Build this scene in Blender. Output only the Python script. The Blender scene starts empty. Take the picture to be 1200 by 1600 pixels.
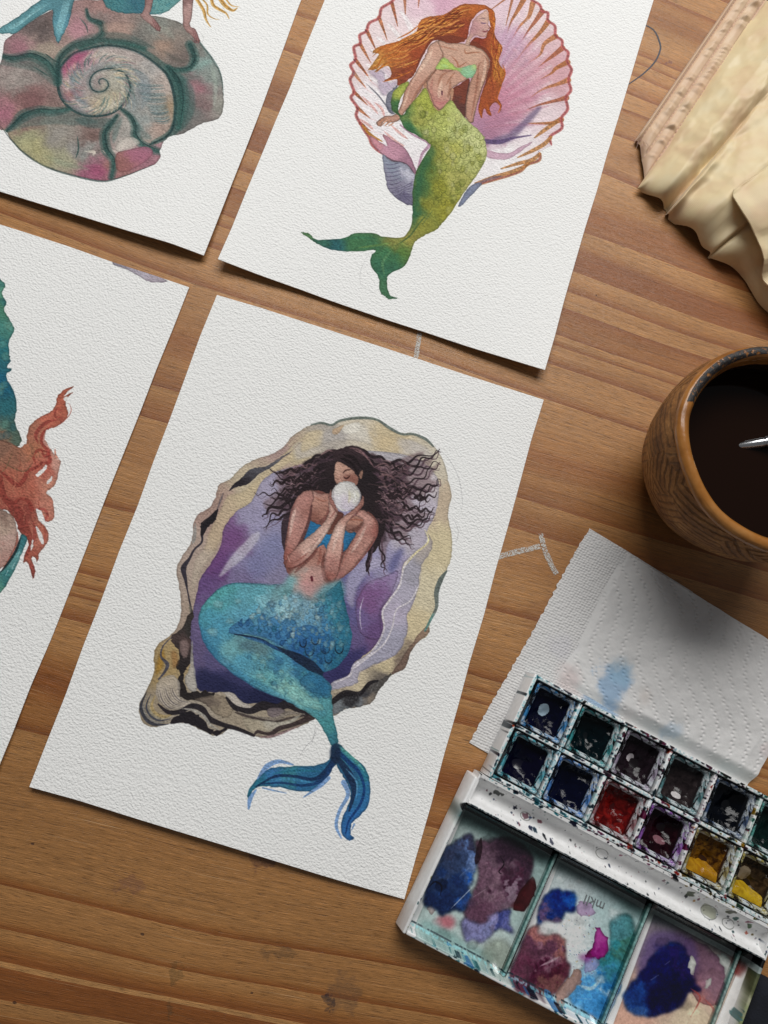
# Watercolour workplace seen from above: four painted A5 sheets, a paint box, kitchen paper,
# a stoneware cup of rinse water with a brush, and a satin pouch on a worn wooden table.
import bpy, bmesh, math
import numpy as np
from mathutils import Matrix, Vector

MM = 0.001
scene = bpy.context.scene
COL = scene.collection
PI = math.pi

# ---------------------------------------------------------------- camera
FPX, CAM_H = 1202.0, 314.74                    # focal length in photo pixels, height above the table in mm
CAM_M = np.array([[0.996620825, -0.014201847, -0.080902653],
                  [0.0, 0.984939617, -0.172898673],
                  [0.082139709, 0.172314418, 0.981611333]])
cam_data = bpy.data.cameras.new('camera')
cam_data.sensor_fit = 'HORIZONTAL'
cam_data.sensor_width = 36.0
cam_data.lens = FPX / 1200 * 36.0
cam_data.clip_start = 0.01
cam_data.clip_end = 20.0
cam = bpy.data.objects.new('camera', cam_data)
COL.objects.link(cam)
mw = Matrix([list(r) + [0.0] for r in CAM_M] + [[0, 0, 0, 1]])
mw.translation = Vector((0, 0, CAM_H * MM))
cam.matrix_world = mw
scene.camera = cam

# ---------------------------------------------------------------- light: one window beyond the far edge of the table, dim room
world = bpy.data.worlds.new('World')
scene.world = world
world.use_nodes = True
bg = world.node_tree.nodes['Background']
bg.inputs['Color'].default_value = (0.95, 0.97, 1.0, 1)
bg.inputs['Strength'].default_value = 0.105
win = bpy.data.lights.new('window_light', 'AREA')
win.shape = 'RECTANGLE'
win.size, win.size_y = 1.12, 0.62
win.energy = 19.3
win.color = (1.0, 0.988, 0.968)
win_o = bpy.data.objects.new('window_light', win)
COL.objects.link(win_o)
win_o.location = (0.24, 0.95, 1.04)
win_o.rotation_euler = (Vector((0.05, 0.05, 0)) - win_o.location).to_track_quat('-Z', 'Y').to_euler()
vs = scene.view_settings
vs.view_transform = 'Standard'
vs.look = 'None'
vs.exposure = 0.0
vs.gamma = 1.0
vs.use_curve_mapping = False

# ---------------------------------------------------------------- helpers
def at(px, py, z=0.0):
    """point (mm) at height z where the photograph's tracing coordinate (px, py) meets it"""
    d = CAM_M @ np.array([(px - 600) / FPX, -(py - 800) / FPX, -1.0])
    s = (z - CAM_H) / d[2]
    return np.array([s * d[0], s * d[1], z])

def tag(o, label=None, cat=None, group=None, kind=None):
    for k, v in (('label', label), ('category', cat), ('group', group), ('kind', kind)):
        if v:
            o[k] = v
    return o

def empty(name, loc, rz=0.0, **kw):
    o = bpy.data.objects.new(name, None)
    o.empty_display_size = 0.01
    COL.objects.link(o)
    o.location = Vector(loc) * MM
    o.rotation_euler = (0, 0, rz)
    return tag(o, **kw)

def mesh_obj(name, verts, faces, mat, parent=None, smooth=True, uv=None, uvname='UVMap'):
    me = bpy.data.meshes.new(name)
    me.from_pydata([tuple(float(c) * MM for c in v) for v in verts], [], [tuple(int(i) for i in f) for f in faces])
    me.update()
    if smooth:
        me.polygons.foreach_set('use_smooth', [True] * len(me.polygons))
    if uv is not None:
        l = me.uv_layers.new(name=uvname)
        vi = np.empty(len(me.loops), np.int32)
        me.loops.foreach_get('vertex_index', vi)
        l.data.foreach_set('uv', np.asarray(uv, np.float32)[vi].ravel())
    if mat:
        me.materials.append(mat)
    o = bpy.data.objects.new(name, me)
    COL.objects.link(o)
    if parent is not None:
        o.parent = parent
    return o

class MB:
    """collects simple solids (mm) and links them as one mesh"""
    def __init__(self):
        self.v, self.f = [], []

    def add(self, v, f):
        n = len(self.v)
        self.v += [tuple(p) for p in v]
        self.f += [tuple(i + n for i in q) for q in f]

    def box(self, x0, x1, y0, y1, z0, z1, t=(0, 0, 0, 0)):
        """t: how far the top is drawn in at x0, x1, y0, y1"""
        self.add([(x0, y0, z0), (x1, y0, z0), (x1, y1, z0), (x0, y1, z0),
                  (x0 + t[0], y0 + t[2], z1), (x1 - t[1], y0 + t[2], z1), (x1 - t[1], y1 - t[3], z1), (x0 + t[0], y1 - t[3], z1)],
                 [(3, 2, 1, 0), (4, 5, 6, 7), (0, 1, 5, 4), (1, 2, 6, 5), (2, 3, 7, 6), (3, 0, 4, 7)])

    def tube(self, pts, r, n=8):
        p = np.asarray(pts, float)
        r = np.broadcast_to(np.asarray(r, float), (len(p),))
        d = np.gradient(p, axis=0)
        v, f = [], []
        for i in range(len(p)):
            t = Vector(d[i]).normalized()
            a = t.cross(Vector((0, 0, 1)))
            if a.length < 1e-4:
                a = Vector((1, 0, 0))
            a.normalize()
            b = t.cross(a)
            for k in range(n):
                w = 2 * PI * k / n
                q = Vector(p[i]) + (a * math.cos(w) + b * math.sin(w)) * float(r[i])
                v.append(tuple(q))
        for i in range(len(p) - 1):
            for k in range(n):
                f.append((i * n + k, i * n + (k + 1) % n, (i + 1) * n + (k + 1) % n, (i + 1) * n + k))
        f.append(tuple(range(n)))
        f.append(tuple((len(p) - 1) * n + k for k in range(n - 1, -1, -1)))
        self.add(v, f)

    def build(self, name, mat, parent=None, bevel=0.0, seg=2, smooth=True, uvfun=None):
        uv = [uvfun(p) for p in self.v] if uvfun else None
        o = mesh_obj(name, self.v, self.f, mat, parent, smooth=False, uv=uv)
        if bevel:
            bm = bmesh.new()
            bm.from_mesh(o.data)
            bmesh.ops.recalc_face_normals(bm, faces=bm.faces)
            bmesh.ops.bevel(bm, geom=[e for e in bm.edges if e.calc_face_angle(0) > 0.35], offset=bevel * MM, segments=seg,
                            affect='EDGES', profile=0.5, clamp_overlap=True)
            bm.to_mesh(o.data)
            bm.free()
            if uvfun:
                redo_uv(o, uvfun)
        if smooth:
            o.data.polygons.foreach_set('use_smooth', [True] * len(o.data.polygons))
            try:
                o.data.set_sharp_from_angle(angle=math.radians(40))
            except Exception:
                pass
        return o

def redo_uv(o, uvfun):
    me = o.data
    l = me.uv_layers.active or me.uv_layers.new(name='UVMap')
    for lp in me.loops:
        l.data[lp.index].uv = uvfun(tuple(c / MM for c in me.vertices[lp.vertex_index].co))

def grid_faces(ny, nx, off=0):
    return [(off + j * nx + i, off + j * nx + i + 1, off + (j + 1) * nx + i + 1, off + (j + 1) * nx + i)
            for j in range(ny - 1) for i in range(nx - 1)]

def memory_image(name, arr, srgb=True):
    """a computed colour field (rows top to bottom) held in memory"""
    h, w = arr.shape[:2]
    img = bpy.data.images.new(name, w, h, alpha=False)
    img.colorspace_settings.name = 'sRGB' if srgb else 'Non-Color'
    buf = np.ones((h, w, 4), np.float32)
    buf[..., :3] = np.clip(arr[::-1], 0, 1)
    img.pixels.foreach_set(buf.ravel())
    img.update()
    img.pack()
    return img

# ---------------------------------------------------------------- material helpers
class NT:
    def __init__(self, name):
        self.m = bpy.data.materials.new(name)
        self.m.use_nodes = True
        self.t = self.m.node_tree
        self.b = self.t.nodes['Principled BSDF']
        self.out = self.t.nodes['Material Output']

    def n(self, typ, **kw):
        x = self.t.nodes.new('ShaderNode' + typ)
        for k, v in kw.items():
            if k.startswith('i_'):
                self.set(x, k[2:], v)
            else:
                setattr(x, k, v)
        return x

    def set(self, node, key, v):
        key = int(key) if key.isdigit() else key.replace('_', ' ')
        s = node.inputs[key]
        if isinstance(v, bpy.types.NodeSocket):
            self.t.links.new(v, s)
        else:
            s.default_value = v

    def P(self, **kw):
        for k, v in kw.items():
            self.set(self.b, k, v)
        return self

    def math(self, op, a, b=None, c=None, clamp=False):
        x = self.n('Math', operation=op, use_clamp=clamp)
        for i, v in enumerate((a, b, c)):
            if v is not None:
                self.set(x, str(i), v)
        return x.outputs[0]

    def mix(self, f, a, b, typ='RGBA', blend='MIX'):
        x = self.n('Mix', data_type=typ)
        if typ == 'RGBA':
            x.blend_type = blend
        ins = [s for s in x.inputs if s.enabled]
        for s, v in zip(ins, (f, a, b)):
            if isinstance(v, bpy.types.NodeSocket):
                self.t.links.new(v, s)
            else:
                if typ == 'RGBA' and s.type == 'RGBA' and len(v) == 3:
                    v = tuple(v) + (1,)
                s.default_value = v
        return [s for s in x.outputs if s.enabled][0]

    def ramp(self, f, stops, interp='LINEAR'):
        x = self.n('ValToRGB')
        r = x.color_ramp
        r.interpolation = interp
        while len(r.elements) > 1:
            r.elements.remove(r.elements[-1])
        for i, (p, c) in enumerate(stops):
            e = r.elements[0] if i == 0 else r.elements.new(p)
            e.position = p
            e.color = tuple(c) + (1,) if len(c) == 3 else c
        self.set(x, 'Fac', f)
        return x.outputs[0]

    def coord(self, kind='Object', scale=(1, 1, 1), rot=(0, 0, 0), loc=(0, 0, 0)):
        tc = self.n('TexCoord')
        mp = self.n('Mapping')
        mp.inputs['Scale'].default_value = scale
        mp.inputs['Rotation'].default_value = rot
        mp.inputs['Location'].default_value = loc
        self.t.links.new(tc.outputs[kind], mp.inputs['Vector'])
        return mp.outputs[0]

    def noise(self, vec, scale, detail=2.0, rough=0.5, dist=0.0, out='Fac'):
        x = self.n('TexNoise')
        self.set(x, 'Vector', vec)
        for k, v in (('Scale', scale), ('Detail', detail), ('Roughness', rough), ('Distortion', dist)):
            self.set(x, k, v)
        return x.outputs[out]

    def bump(self, h, strength=0.3, dist=0.001, normal=None):
        x = self.n('Bump')
        self.set(x, 'Height', h)
        self.set(x, 'Strength', strength)
        self.set(x, 'Distance', dist)
        if normal is not None:
            self.set(x, 'Normal', normal)
        self.set(self.b, 'Normal', x.outputs[0])
        return x.outputs[0]

def smoothstep(a, b, x):
    t = np.clip((x - a) / (b - a), 0, 1)
    return t * t * (3 - 2 * t)

# ---------------------------------------------------------------- watercolour painter
# A small raster painter working in sheet millimetres: washes, glazes and brush strokes
# are laid on a numpy canvas that becomes the colour of a sheet (flat paint on paper).
def hexc(c):
    if isinstance(c, str):
        c = c.lstrip('#')
        return np.array([int(c[i:i + 2], 16) / 255 for i in (0, 2, 4)], np.float32)
    return np.array(c, np.float32)

def blur(a, r):
    r = int(round(r))
    if r < 1:
        return a
    for _ in range(2):
        for ax in (0, 1):
            pad = [(0, 0)] * a.ndim
            pad[ax] = (r + 1, r)
            c = np.cumsum(np.pad(a, pad, mode='edge'), axis=ax, dtype=np.float64)
            n = a.shape[ax]
            if ax == 0:
                a = ((c[2 * r + 1:2 * r + 1 + n] - c[:n]) / (2 * r + 1)).astype(np.float32)
            else:
                a = ((c[:, 2 * r + 1:2 * r + 1 + n] - c[:, :n]) / (2 * r + 1)).astype(np.float32)
    return a

def vnoise(h, w, cell, rng):
    gh, gw = int(h / cell) + 3, int(w / cell) + 3
    g = rng.random((gh, gw)).astype(np.float32)
    y = np.arange(h, dtype=np.float32) / cell
    x = np.arange(w, dtype=np.float32) / cell
    yi, xi = y.astype(int), x.astype(int)
    fy, fx = y - yi, x - xi
    fy = fy * fy * (3 - 2 * fy)
    fx = fx * fx * (3 - 2 * fx)
    a = g[yi][:, xi] * (1 - fx) + g[yi][:, xi + 1] * fx
    b = g[yi + 1][:, xi] * (1 - fx) + g[yi + 1][:, xi + 1] * fx
    return a * (1 - fy)[:, None] + b * fy[:, None]

def fbm(h, w, cell, rng, octs=4):
    out = np.zeros((h, w), np.float32)
    amp, tot = 1.0, 0
    for _ in range(octs):
        out += amp * vnoise(h, w, max(cell, 1.01), rng)
        tot += amp
        amp *= 0.55
        cell /= 2.1
    return out / tot

def spline(pts, closed=True, n=5):
    p = np.asarray(pts, float)
    m = len(p)
    if m < 3 or n < 2:
        return p
    t = (np.arange(n) / n)[:, None]
    out = []
    for i in range(m if closed else m - 1):
        if closed:
            a, b, c, d = p[i - 1], p[i], p[(i + 1) % m], p[(i + 2) % m]
        else:
            a, b, c, d = p[max(i - 1, 0)], p[i], p[i + 1], p[min(i + 2, m - 1)]
        out.append(0.5 * ((2 * b) + (c - a) * t + (2 * a - 5 * b + 4 * c - d) * t ** 2
                          + (3 * b - a - 3 * c + d) * t ** 3))
    if not closed:
        out.append(p[-1:])
    return np.concatenate(out)

class Canvas:
    def __init__(self, wmm, hmm, res, to_mm, base='#f4f4f1', seed=1):
        self.res, self.W, self.H = res, int(wmm * res), int(hmm * res)
        self.to_mm = to_mm
        self.sat = 0.94
        self.soft = 5.0                         # how softly neighbouring colours run together
        self.k = res / 3.9                      # one tracing unit in canvas pixels
        self.rng = np.random.default_rng(seed)
        self.a = np.empty((self.H, self.W, 3), np.float32)
        self.a[:] = hexc(base)
        self.n1 = fbm(self.H, self.W, 9 * res, self.rng, 5)     # broad blooms
        self.n2 = fbm(self.H, self.W, .6 * res, self.rng, 2)   # granulation
        self.n3 = fbm(self.H, self.W, 3.5 * res, self.rng, 4)
        self.y, self.x = np.mgrid[0:self.H, 0:self.W].astype(np.float32)

    def T(self, pts):
        return np.array([self.to_mm(x, y) for x, y in pts], float) * self.res

    def outline(self, pts, smooth=5, wob=0.5):
        q = self.T(pts)
        if smooth:
            q = spline(q, True, smooth)
        if wob:
            q = q + self.rng.normal(0, wob * self.k, q.shape)
        return q

    def mask(self, pts, smooth=5, wob=0.5):
        """whole-canvas coverage of a shape"""
        m = np.zeros((self.H, self.W), np.float32)
        sl, v = self._fill(self.outline(pts, smooth, wob), 2)
        if sl:
            m[sl] = v
        return m

    def _fill(self, q, pad):
        S = 4
        x0, y0 = np.floor(q.min(0) - pad).astype(int)
        x1, y1 = np.ceil(q.max(0) + pad).astype(int)
        x0, y0, x1, y1 = max(x0, 0), max(y0, 0), min(x1, self.W), min(y1, self.H)
        if x1 <= x0 or y1 <= y0:
            return None, None
        h, w = y1 - y0, x1 - x0
        q = q - np.array([x0, y0])
        acc = np.zeros((h, w + 2), np.float64)
        rows, xs = [], []
        for (ax, ay), (bx, by) in zip(q, np.roll(q, -1, 0)):
            if ay == by:
                continue
            if ay > by:
                ax, ay, bx, by = bx, by, ax, ay
            r0, r1 = max(math.ceil(ay * S - .5), 0), min(math.ceil(by * S - .5), h * S)
            if r1 <= r0:
                continue
            r = np.arange(r0, r1)
            rows.append(r)
            xs.append(ax + ((r + .5) / S - ay) * (bx - ax) / (by - ay))
        if rows:
            rows = np.concatenate(rows)
            xs = np.clip(np.concatenate(xs), 0, w)
            o = np.lexsort((xs, rows))
            rows, xs = rows[o], xs[o]
            sg = np.where(np.arange(len(rows)) % 2 == 0, 1.0, -1.0) / S
            xi = xs.astype(int)
            fr = xs - xi
            np.add.at(acc, (rows // S, xi), sg * (1 - fr))
            np.add.at(acc, (rows // S, xi + 1), sg * fr)
        m = np.clip(np.cumsum(acc, 1)[:, :w], 0, 1).astype(np.float32)
        return (slice(y0, y1), slice(x0, x1)), m

    def box(self, m):
        ys = np.where(m.max(1) > 0.002)[0]
        xs = np.where(m.max(0) > 0.002)[0]
        if len(ys) == 0 or len(xs) == 0:
            return None
        return slice(ys[0], ys[-1] + 1), slice(xs[0], xs[-1] + 1)

    def colour(self, sl, cols, warp=14, p=3.0):
        """cols: one colour, or anchors [(x, y, colour)] flowing into each other"""
        if isinstance(cols, str):
            return np.broadcast_to(hexc(cols), (sl[0].stop - sl[0].start, sl[1].stop - sl[1].start, 3))
        pts = self.T([(c[0], c[1]) for c in cols])
        X = self.x[sl] + (self.n1[sl] - .5) * warp * 4 * self.k + (self.n3[sl] - .5) * warp * 2.0 * self.k
        Y = self.y[sl] + (self.n3[sl] - .5) * warp * 3 * self.k - (self.n1[sl] - .5) * warp * 2 * self.k
        num, den = 0, 0
        for (cx, cy), c in zip(pts, cols):
            w = 1 / ((X - cx) ** 2 + (Y - cy) ** 2 + (self.soft * self.k) ** 2) ** (p / 2)
            num = num + w[..., None] * hexc(c[2])
            den = den + w
        return num / den[..., None]

    def wash(self, pts, cols, alpha=1.0, feather=0, edge=0.22, gran=0.16, smooth=5, clip=None, warp=14,
             wob=0.5, mask=None, mult=False, p=3.0, edgew=2.2, full=False):
        if mask is None:
            sl, mm = self._fill(self.outline(pts, smooth, wob), 3 + 3 * feather * self.k)
            if sl is None:
                return None
        else:
            sl = self.box(mask)
            mm = mask[sl]
        if feather:
            mm = blur(mm, feather * self.k)
        if clip is not None:
            mm = mm * clip[sl]
        col = self.colour(sl, cols, warp, p)
        f = 1 + (self.n2[sl] - .5) * gran * 1.1 + (self.n3[sl] - .5) * gran * .7
        if edge:
            inner = blur(mm, edgew * self.k)
            f = f - edge * np.clip((1 - inner) * 1.8, 0, 1)
        col = np.clip(col * f[..., None], 0, 1)
        g = col.mean(-1, keepdims=True)
        col = g + (col - g) * self.sat
        al = (mm * alpha)[..., None]
        d = self.a[sl]
        self.a[sl] = d * (1 - al) + (d * col if mult else col) * al
        if full:
            m = np.zeros((self.H, self.W), np.float32)
            m[sl] = mm
            return m

    def stroke(self, pts, w, col, alpha=1.0, taper=(0.3, 0.3), clip=None, smooth=6, gran=0.25, dry=0.0, soft=0.7,
               mult=False):
        """brush stroke, w = width in tracing units (number, or list of widths along the path)"""
        q = self.T(pts)
        if smooth and len(q) > 2:
            q = spline(q, False, smooth)
        n = len(q)
        t = np.linspace(0, 1, n)
        if isinstance(w, (list, tuple)):
            r = np.interp(t, np.linspace(0, 1, len(w)), w) * .5 * self.k
        else:
            r = np.full(n, w * .5 * self.k)
            a0, a1 = taper
            if a0 > 0:
                r *= np.clip(t / a0, 0.12, 1) ** .7
            if a1 > 0:
                r *= np.clip((1 - t) / a1, 0.12, 1) ** .7
        R = r.max() + 2
        x0, y0 = np.floor(q.min(0) - R).astype(int)
        x1, y1 = np.ceil(q.max(0) + R).astype(int)
        x0, y0, x1, y1 = max(x0, 0), max(y0, 0), min(x1, self.W), min(y1, self.H)
        if x1 <= x0 or y1 <= y0:
            return
        m = np.zeros((y1 - y0, x1 - x0), np.float32)
        for i in range(n - 1):
            (ax, ay), (bx, by) = q[i], q[i + 1]
            rr = max(r[i], r[i + 1]) + 2
            sx0, sx1 = max(int(min(ax, bx) - rr), x0), min(int(max(ax, bx) + rr) + 2, x1)
            sy0, sy1 = max(int(min(ay, by) - rr), y0), min(int(max(ay, by) + rr) + 2, y1)
            if sx1 <= sx0 or sy1 <= sy0:
                continue
            X = self.x[sy0:sy1, sx0:sx1]
            Y = self.y[sy0:sy1, sx0:sx1]
            dx, dy = bx - ax, by - ay
            L = dx * dx + dy * dy + 1e-9
            u = np.clip(((X - ax) * dx + (Y - ay) * dy) / L, 0, 1)
            d = np.hypot(X - ax - u * dx, Y - ay - u * dy)
            v = np.clip((r[i] + (r[i + 1] - r[i]) * u - d) / soft + .5, 0, 1)
            s = m[sy0 - y0:sy1 - y0, sx0 - x0:sx1 - x0]
            np.maximum(s, v, out=s)
        sl = (slice(y0, y1), slice(x0, x1))
        if clip is not None:
            m = m * clip[sl]
        if dry:
            m = m * np.clip((self.n2[sl] - dry) * 8 + .5, 0, 1)
        c = np.clip(self.colour(sl, col) * (1 + (self.n2[sl] - .5) * gran * 2)[..., None], 0, 1)
        al = (m * alpha)[..., None]
        d = self.a[sl]
        self.a[sl] = d * (1 - al) + (d * c if mult else c) * al

    def wavy(self, path, amp, waves, w, col, alpha=1.0, ph=0.0, clip=None, taper=(0.1, 0.6), **kw):
        """a curling lock of hair: a stroke that winds round a path"""
        q = spline(path, False, 10)
        d = np.gradient(q, axis=0)
        L = np.hypot(d[:, 0], d[:, 1])[:, None] + 1e-6
        nrm = np.stack([-d[:, 1], d[:, 0]], 1) / L
        t = np.linspace(0, 1, len(q))
        q = q + nrm * (amp * np.sin(2 * np.pi * waves * t + ph) * np.clip(t * 4, .25, 1))[:, None]
        self.stroke(q, w, col, alpha, taper=taper, clip=clip, smooth=3, **kw)

    def scales(self, pts, size, col, alpha=.6, w=1.1, jit=.3, clip=None, ang=0.0):
        ca, sa = math.cos(ang), math.sin(ang)
        for (x, y) in pts:
            x += self.rng.normal(0, jit * size)
            y += self.rng.normal(0, jit * size)
            s = size * self.rng.uniform(.75, 1.2)
            a = [(-.5, -.5), (-.42, .2), (0, .5), (.42, .2), (.5, -.5)]
            self.stroke([(x + s * (u * ca - v * sa), y + s * (u * sa + v * ca)) for u, v in a], w, col,
                        alpha * self.rng.uniform(.5, 1), clip=clip, smooth=3)

def grid_in(poly, step, rng, rows_shift=True):
    p = np.asarray(poly, float)
    out = []
    y, k = p[:, 1].min(), 0
    while y < p[:, 1].max():
        x = p[:, 0].min() + (step * .5 if k % 2 else 0)
        while x < p[:, 0].max():
            c, j = False, len(p) - 1
            for i in range(len(p)):
                if (p[i, 1] > y) != (p[j, 1] > y) and x < (p[j, 0] - p[i, 0]) * (y - p[i, 1]) / (p[j, 1] - p[i, 1]) + p[i, 0]:
                    c = not c
                j = i
            if c:
                out.append((x, y))
            x += step
        y += step * .85
        k += 1
    return out
def paint_oyster(cv):
    """mermaid holding a pearl, lying in an open oyster shell"""
    rng = cv.rng
    cv.soft = 6.0
    outer = [(477.6,668),(456.6,682),(442.6,699.5),(424,710),(398,719),(379.6,728.6),(368,740),(360,749.6),(342,759),(337.6,773),(327,794),(309.6,803),(302.6,817),(299,845),(293,857),(281.6,875.6),(276,894),(281,926),(282.8,954.6),(275.8,982.6),(265,994),(247,1008),(241,1025),(242,1048),(230,1078),(217.5,1101.6),(221,1125),(235,1135.5),(260.6,1132),(288.6,1129.6),(309.6,1139),(337.6,1149.5),(361,1139),(398,1150.6),(421.6,1151.8),(445,1143.6),(477.6,1132),(492,1123),(523,1118),(539,1108.6),(558,1104),(581,1097),(593,1076),(611.6,1055),(632.6,1043),(642,1020),(653.6,1003.6),(670,989.6),(672,971),(681.6,950),(684,924),(698,890.5),(705,873),(707,850),(704,826.6),(700,803),(705,775),(700,749.6),(693,719),(677,696),(663,685.5),(642,677),(621,677),(604.6,668),(588,655),(560,653),(532,657.5),(518,664.5),(502,661),(483,666)]
    sh = cv.mask(outer)
    cv.wash(None, [(440,705,'#b59a92'),(330,800,'#b3968a'),(300,850,'#b8a396'),(285,910,'#b5a294'),(285,960,'#b09c8c'),
        (250,1040,'#b2986a'),(240,1100,'#a3937c'),(290,1115,'#a89c8c'),(400,1135,'#a89a86'),(460,1120,'#988a78'),(520,680,'#b9b0a6'),
        (560,670,'#d6cbb6'),(610,690,'#d2c09c'),(670,720,'#d6ccb8'),(690,790,'#cbb79e'),(695,850,'#d8c9a4'),(670,930,'#d9cdae'),
        (650,980,'#d7c6a0'),(610,1030,'#d6c5a0'),(560,1070,'#d6c6a6'),(560,1095,'#81756a'),(600,1070,'#6f675f'),(640,1030,'#7d6c62'),(400,760,'#c9ba9f'),(470,710,'#c8b898')],
        mask=sh, edge=.25, warp=8, p=4)
    # ochre inner lip, left and top
    cv.wash([(470,690),(440,712),(415,735),(380,768),(356,775),(345,795),(334,815),(325,835),(318,858),(305,875),(302,900),(300,925),(305,915),(316,890),(332,868),(344,845),(352,822),(370,800),(392,785),(415,750),(450,725),(480,715),(510,702)],
        [(450,712,'#d2c09a'),(390,770,'#cbb896'),(340,830,'#cbb596'),(310,880,'#c4b4a2'),(480,705,'#c9c0b4')], alpha=.85, edge=.12, feather=1, warp=8)
    cv.wash([(480,676),(520,672),(560,662),(600,680),(650,690),(680,715),(640,712),(600,705),(560,690),(520,690),(490,700),(470,706)],
        [(490,685,'#d6c4a0'),(530,678,'#b6b0ac'),(560,672,'#e0dace'),(600,692,'#d4bf98'),(640,700,'#c9c2bc')], alpha=.8, edge=.15, feather=1, warp=10)
    cv.wash([(535,668),(548,663),(562,661),(560,675),(540,678)], '#e9e4d8', alpha=.8, edge=.05)
    cv.wash([(520,672),(538,664),(530,676),(522,680)], '#d9b48c', alpha=.7)
    cv.sat = .86
    # purple nacre
    pur = [(349,826),(368,801),(393,784),(410,752),(440,735),(500,720),(560,705),(640,712),(680,740),(686,770),(680,803),(668,829),(665,850),(647,864),(630,882),(627,900),(622,915),(609,934),(597,955),(600,980),(593,1001),(572,1022),(553,1036),(546,1053),(530,1064),(517,1071),(500,1085),(452,1100),(410,1099),(382,1099),(361,1083),(333,1082),(310,1078),(304,1053),(300,1020),(297,985),(302.6,948),(309.6,920),(314,904),(331,878),(345,850)]
    pm = cv.mask(pur)
    cv.wash(None, [(355,845,'#7d5488'),(338,880,'#6d4480'),(322,905,'#6a4c84'),(420,770,'#aaa2bc'),(400,810,'#a19abb'),(420,850,'#9390b4'),(390,890,'#8a84ac'),(430,890,'#8d86a8'),(380,905,'#7f729c'),
        (312,970,'#6d5f8a'),(305,1020,'#675a84'),(330,1035,'#5d5583'),(325,1065,'#3d3b69'),(350,1075,'#34345f'),(400,1085,'#262a50'),(440,1095,'#23284c'),(380,1070,'#3a3b68'),
        (575,940,'#7c588c'),(585,985,'#6f5083'),(560,990,'#6a5b8d'),(548,900,'#6c6a9f'),(600,880,'#9f98bd'),(615,905,'#ab9dc0'),(590,850,'#a49fc0'),(555,1030,'#4e4781'),(530,1055,'#39366a'),(545,950,'#645f97'),
        (660,790,'#c4bac9'),(640,840,'#bdb4c2'),(670,760,'#cbc0c4'),(620,720,'#b8b2b8')], mask=pm, edge=.2, warp=9, p=4)
    # soft streaks in the nacre
    cv.wash([(343,900),(366,864),(398,832),(404,840),(380,872),(352,896)], '#c9c4d2', alpha=.75, feather=1.2, edge=0)
    cv.wash([(352,834),(375,820),(385,826),(360,860),(330,895),(322,900),(338,868)], '#7a4a86', alpha=.55, feather=3, edge=0, clip=pm)
    cv.wash([(385,880),(420,838),(440,838),(438,880),(400,905)], '#6f78ac', alpha=.35, feather=6, edge=0, clip=pm)
    cv.wash([(540,905),(560,880),(590,872),(600,880),(570,900),(556,925),(552,950),(541,935)], '#b7b0cc', alpha=.7, feather=2, edge=.1, clip=pm)
    cv.wash([(556,945),(572,912),(600,900),(622,892),(612,925),(594,955),(597,985),(590,1000),(566,992),(558,970)],
        [(575,935,'#85598f'),(565,960,'#77639a'),(605,910,'#9d88b4'),(590,985,'#6d4f84')], alpha=.9, edge=.3, clip=pm)
    cv.wash([(606,886),(620,860),(632,858),(622,880),(612,896)], '#5b5c94', alpha=.7, feather=3, edge=0, clip=pm)
    cv.stroke([(568,932),(563,950),(563,970),(566,985)], 2, '#c9bfd6', .8)
    cv.wash([(519,1052),(545,1020),(575,1010),(548,1046),(530,1062),(518,1070)], '#322f62', alpha=.6, feather=3, edge=0, clip=pm)
    cv.wash([(310,1045),(330,1050),(360,1066),(400,1080),(452,1098),(400,1099),(376,1094),(340,1082),(308,1078)], '#1f2348', alpha=.65, feather=3, edge=0, clip=pm)
    # grey-lilac rings on the right
    cv.wash([(663,829),(676,845),(672,864),(661,878),(655,900),(654,913),(642,948),(635,962),(637,985),(623,1018),(591,1036),(563,1050),(558,1067),(537,1074),(518,1078),(520,1066),(546,1054),(553,1037),(581,1017),(600,985),(597,955),(609,935),(623,914),(627,900),(633,882),(648,864),(667,846)],
        [(660,850,'#b9ada4'),(645,890,'#aaa6b4'),(635,925,'#b6b0c2'),(615,960,'#bdb2c8'),(620,1000,'#a9a6ba'),(590,1030,'#a9a6ba'),(550,1060,'#b3adbd')], edge=.2, warp=6)
    for pts, w in (([(663,826),(668,845),(647,866),(632,883),(625.6,906),(623,915),(609,936),(597.6,955),(600,985),(581,1018),(553,1039),(546,1055),(521,1067)],3.2),
                   ([(654,912),(640,938),(619,952),(613,980),(600,1006),(572,1029),(550,1045)],2.4)):
        cv.stroke(pts, w, '#e3dce0', .85, taper=(.05,.05))
    cv.stroke([(664,827),(669,846),(648,865),(633,883)], 2.6, '#e2d6a4', .9)
    for pts in ([(677,843),(661,878),(654,913),(642,948),(635,962),(637,985),(623,1018),(591,1036),(563,1050),(558,1067),(520,1079)],
                [(600,985),(583,1016),(554,1036),(546,1053),(520,1064)]):
        cv.stroke(pts, 1.0, '#7d7490', .5)
    cv.sat = .94
    # dark rims of the oyster
    dk = '#262227'
    cv.wash([(358,768),(366,757),(378,747),(390,735),(405,731),(420,727),(440,714),(455,706),(440,718),(424,731),(405,741),(388,757),(370,762)], [(380,750,'#2a262c'),(430,722,'#6c6a70'),(392,735,'#5d5c64')], edge=.1)
    cv.stroke([(349,770),(343,785),(338,798)], 3, '#6d6468', .8)
    cv.wash([(340,795),(326,808),(316,815),(312,823),(315,842),(321,828),(333,816),(338,808)], dk, edge=0)
    cv.stroke([(315,838),(314,848),(303,859),(296,873),(287,888),(290,906),(293,924),(299,955)], [3,3,3,4,9,5,2,3], '#34303a', .95)
    cv.stroke([(304,818),(303,840),(300,850)], 5, '#8d9190', .6)
    cv.stroke([(296,945),(299,960),(296,975)], 5, '#6d6a5e', .7)
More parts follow.
